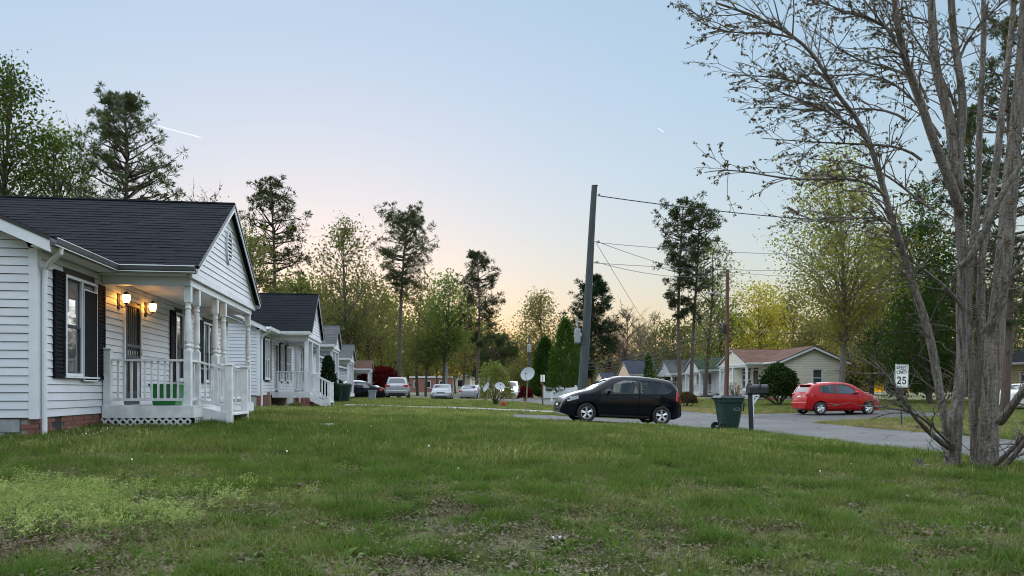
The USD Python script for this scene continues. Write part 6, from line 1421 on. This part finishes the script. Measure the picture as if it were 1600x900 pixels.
def bare(x, y):
    """0 where the lawn is closed, 1 where soil and dead leaves show."""
    n1 = meshkit.fbm(np.stack([x * .55, y * .38, 0 * x], -1), 4, 31); n2 = meshkit.fbm(np.stack([x * 1.9, y * 1.6, 0 * x], -1), 3, 33); px, py = pixel(x, y)
    near = np.clip((py - 725) / 70, 0, 1); b = (n1 - .5) * 1.6 + (n2 - .5) * 2.0 + near * .68 - .30
    b += .45 * np.exp(-((px - 690) / 190) ** 2 - ((py - 800) / 40) ** 2) + .3 * np.exp(-((px - 420) / 130) ** 2 - ((py - 872) / 30) ** 2) - .5 * np.exp(-((px - 250) / 170) ** 2 - ((py - 815) / 28) ** 2) - .35 * np.exp(-((px - 1400) / 300) ** 2 - ((py - 760) / 60) ** 2)
    return np.clip(b, 0, 1)
def grass():
    pro = [('short_tuft', blades(34, .15, .03, .07, .0055, 1), 'blade_green'), ('short_tuft', blades(34, .15, .03, .075, .0055, 2, .8, .8), 'blade_green'), ('short_tuft', blades(30, .14, .025, .06, .006, 3, .9, .6), 'weed_green'),
           ('tall_tuft', blades(46, .10, .08, .17, .006, 4, .6, .9), 'blade_lush'), ('tall_tuft', blades(40, .13, .07, .15, .0055, 5, .6, .9), 'blade_lush'), ('tall_tuft', blades(38, .12, .06, .14, .0055, 6, .8, .9), 'blade_green'),
           ('far_tuft', blades(64, .30, .05, .115, .015, 7), 'blade_far'), ('far_tuft', blades(64, .30, .05, .12, .015, 8), 'blade_green'), ('dry_tuft', blades(50, .26, .05, .13, .012, 9, .8, .8), 'blade_dry'), ('straw_tuft', blades(22, .16, .03, .09, .0045, 10, 1.2, .9), 'blade_dry')]
    X, Yy, I, S_ = [], [], [], []
    def put(x, y, i, s): X.append(x); Yy.append(y); I.append(np.broadcast_to(i, x.shape)); S_.append(np.broadcast_to(s, x.shape))
    # the near lawn
    x, y = scatter(14000, 2.9, 10.5); b = bare(x, y); k = GR.uniform(0, 1, len(x)) > b * 1.15; x, y, b = x[k], y[k], b[k]; c = meshkit.fbm(np.stack([x * .9, y * .8, 0 * x + 9], -1), 3, 41)
    tall = (c > .53) & (GR.uniform(0, 1, len(x)) < .4) & (b < .35); i = np.where(tall, GR.integers(3, 6, len(x)), GR.integers(0, 3, len(x))); sm = np.clip(.55 + y / 16, .65, 1.0); i = np.where((GR.uniform(0, 1, len(x)) < .24) & ~tall, 9, i); put(x, y, i, GR.uniform(.75, 1.25, len(x)) * np.where(tall, .8 * sm, 1))
    # single clumps that stand up out of it
    x, y = scatter(560, 3.1, 11); sp = np.repeat(GR.uniform(.5, 1.5, len(x)), 7); kd = np.repeat(GR.integers(3, 6, len(x)), 7); cx, cy = np.repeat(x, 7) + GR.normal(size=len(x) * 7) * .10 * sp, np.repeat(y, 7) + GR.normal(size=len(x) * 7) * .08 * sp; k = free(cx, cy); put(cx[k], cy[k], kd[k], (GR.uniform(.6, 1.0, len(cx)) * (.62 + .38 * sp) * np.clip(.55 + cy / 14, .6, 1.0))[k])
    # the middle and far lawn
    x, y = scatter(19000, 10.0, 22); b = bare(x, y); k = GR.uniform(0, 1, len(x)) > b * .7; x, y = x[k], y[k]; c = meshkit.fbm(np.stack([x * .5, y * .35, 0 * x + 2], -1), 3, 43); r_ = GR.uniform(0, 1, len(x))
    put(x, y, np.where(c > .54, np.where(r_ < .6, GR.integers(3, 6, len(x)), 7), np.where(r_ < .45, 7, np.where(r_ < .70, 6, np.where(r_ < .80, 9, 1)))), GR.uniform(.8, 1.3, len(x)))
    x, y = scatter(26000, 21, 62); t, u = tu(x, y); w = u - bend(t); k = w < 15.2; x1, y1 = x[k], y[k]; put(x1, y1, np.where(GR.uniform(0, 1, len(x1)) < .75, 6, 7), GR.uniform(.8, 1.35, len(x1)))
    x2, y2, w2 = x[~k], y[~k], w[~k]; dry = GR.uniform(0, 1, len(x2)) < np.clip(1.25 - (w2 - 20.5) / 5, .12, .9); put(x2, y2, np.where(dry, 8, np.where(GR.uniform(0, 1, len(x2)) < .7, 6, 7)), GR.uniform(.8, 1.3, len(x2)))
    x, y = scatter(9000, 9, 30); t, u = tu(x, y); k = (u > 20.5) & (u < 27); x, y, u = x[k], y[k], u[k]; dry = GR.uniform(0, 1, len(x)) < np.clip(1.2 - (u - 20.5) / 5, .1, .9); put(x, y, np.where(dry, 8, 7), GR.uniform(.7, 1.2, len(x)))
    # the ragged verge along the road and round the foundations
    t = GR.uniform(-6, 21, 1900); u = 15.2 - np.abs(GR.normal(size=len(t))) * .38 + (meshkit.noise(np.stack([t * .7, 0 * t, 0 * t], -1), 5) - .45) * .5; x, y = xy(t, u); k = (y > 3) & free(x, y, .25); x, y = x[k], y[k]; put(x, y, GR.integers(3, 6, len(x)), GR.uniform(.6, 1.3, len(x)))
    t = GR.uniform(-.4, 8.4, 900); u = np.where((t > 2.3) & (t < 7.9), 1.68, .08) + np.abs(GR.normal(size=len(t))) * .16; x, y = xy(t, u); k = free(x, y); x, y = x[k], y[k]; put(x, y, GR.integers(3, 6, len(x)), GR.uniform(.6, 1.25, len(x)))
    u = -GR.uniform(0, 4, 500); t = -.05 - np.abs(GR.normal(size=500)) * .15; x, y = xy(t, u); k = free(x, y); put(x[k], y[k], GR.integers(3, 6, k.sum()), GR.uniform(.6, 1.2, k.sum()))
    x, y = GR.normal(size=(2, 260)) * [[.55], [.35]] + P(1312, 712, 13.3)[:2, None]; k = free(x, y, .1); put(x[k], y[k], GR.integers(3, 5, k.sum()), GR.uniform(.9, 1.7, k.sum()))
    a = GR.uniform(0, 6.3, 320); R = GR.uniform(.22, .75, 320); c0 = P(1518, 742, YM); x, y = c0[0] + R * 1.5 * np.cos(a), c0[1] + R * np.sin(a); k = free(x, y); put(x[k], y[k], np.where(GR.uniform(0, 1, k.sum()) < .35, 8, GR.integers(3, 6, k.sum())), GR.uniform(.5, 1.1, k.sum()))
    x, y, i, s = map(np.concatenate, (X, Yy, I, S_)); z = gz(x, y); n = len(x)
    instancer('lawn_grass', 'green and dry grass tufts of the lawns and verges', pro, np.stack([x, y, z], 1), i, np.stack([s, s, s * GR.uniform(.8, 1.25, n)], 1), GR.uniform(0, 6.3, n))
    print('grass tufts', n)
    # low weeds
    pro = [('clover', rosette(14, .05, 11), 'weed_green'), ('broad_weed', rosette(9, .10, 12, .5, .38), 'weed_green'), ('broad_weed', rosette(12, .13, 13, .3, .28), 'blade_lush'), ('pale_weed', pale_weed(14), 'weed_pale'), ('pale_weed', pale_weed(15), 'weed_pale')]
    x, y = scatter(5200, 2.9, 11); b = bare(x, y); k = GR.uniform(0, 1, len(x)) > .25 * b; x, y = x[k], y[k]; px, py = pixel(x, y); i = np.where(GR.uniform(0, 1, len(x)) < .6, 0, GR.integers(1, 3, len(x)))
    pale = np.exp(-((px - 110) / 150) ** 2 - ((py - 790) / 26) ** 2) + .35 * np.exp(-((px - 380) / 120) ** 2 - ((py - 770) / 12) ** 2); i = np.where(GR.uniform(0, 1, len(x)) < pale * .2, 3, i); s = GR.uniform(.7, 1.3, len(x))
    a, b_ = GR.normal(size=(2, 420)); px, py = 90 + a * 140, 788 + b_ * 19; yy = np.full(420, 7.0)
    for _ in range(4): yy = F * (HC - gz((px - 800) * yy / F, yy)) / (py - YH)
    xx = (px - 800) * yy / F; k = free(xx, yy) & (meshkit.fbm(np.stack([xx * 1.5, yy * 1.2, 0 * xx], -1), 3, 61) > .46); x, y = np.concatenate([x, xx[k]]), np.concatenate([y, yy[k]]); i = np.concatenate([i, GR.integers(3, 5, k.sum())]); s = np.concatenate([s, GR.uniform(.7, 1.1, k.sum())])
    instancer('lawn_weeds', 'low broad-leaved and pale flowering weeds in the lawn', pro, np.stack([x, y, gz(x, y)], 1), i, np.stack([s, s, s], 1), GR.uniform(0, 6.3, len(x)), 'weeds')
    # dead leaves
    pro = [('leaf_flakes', flakes(22, .17, 21, .024), 'dead_leaf'), ('leaf_flakes', flakes(20, .16, 22, .030), 'dead_leaf')]
    x, y = scatter(7000, 2.9, 10); b = bare(x, y); k = GR.uniform(0, 1, len(x)) < b * 1.0 + .12; x, y = x[k], y[k]
    a = GR.uniform(0, 6.3, 240); R = GR.uniform(.2, 1.1, 240); xx, yy = c0[0] + R * 1.4 * np.cos(a), c0[1] + R * np.sin(a); k = free(xx, yy); x, y = np.concatenate([x, xx[k]]), np.concatenate([y, yy[k]])
    instancer('fallen_leaves', 'brown dead leaves lying in the bare patches of the lawn', pro, np.stack([x, y, gz(x, y) + .004 + .035 * GR.uniform(0, 1, len(x))], 1), GR.integers(0, 2, len(x)), np.repeat(GR.uniform(.7, 1.2, len(x))[:, None], 3, 1), GR.uniform(0, 6.3, len(x)), 'leaves')
    # dandelions
    st = MB().tube([(0, 0, 0), (.01, 0, .05), (.005, .01, .105)], .0022, 4); v, f = st.arrays(); h = trimesh.creation.icosphere(1, .015); h.apply_translation((.005, .01, .112)); puff = MB().add(v, f).mesh(h).arrays()
    h = trimesh.creation.cylinder(.016, .010, sections=10); h.apply_translation((.005, .01, .068)); yel = MB().add(v * [1, 1, .62], f).mesh(h).arrays()
    x, y = scatter(110, 8.5, 24); k = GR.uniform(0, 1, len(x)) < .65; x, y = x[k], y[k]
    t, u = GR.uniform(.1, 1.6, 22), GR.uniform(.15, .9, 22); xx, yy = xy(t, u); x, y = np.concatenate([x, xx]), np.concatenate([y, yy]); s = GR.uniform(.55, .95, len(x))
    instancer('dandelions', 'white seed heads and yellow flowers of dandelions dotted over the lawn', [('seed_head', puff, 'puff'), ('flower', yel, 'petal')], np.stack([x, y, gz(x, y)], 1), (GR.uniform(0, 1, len(x)) < .35).astype(int), np.stack([s, s, s], 1), GR.uniform(0, 6.3, len(x)), 'flowers')
grass()
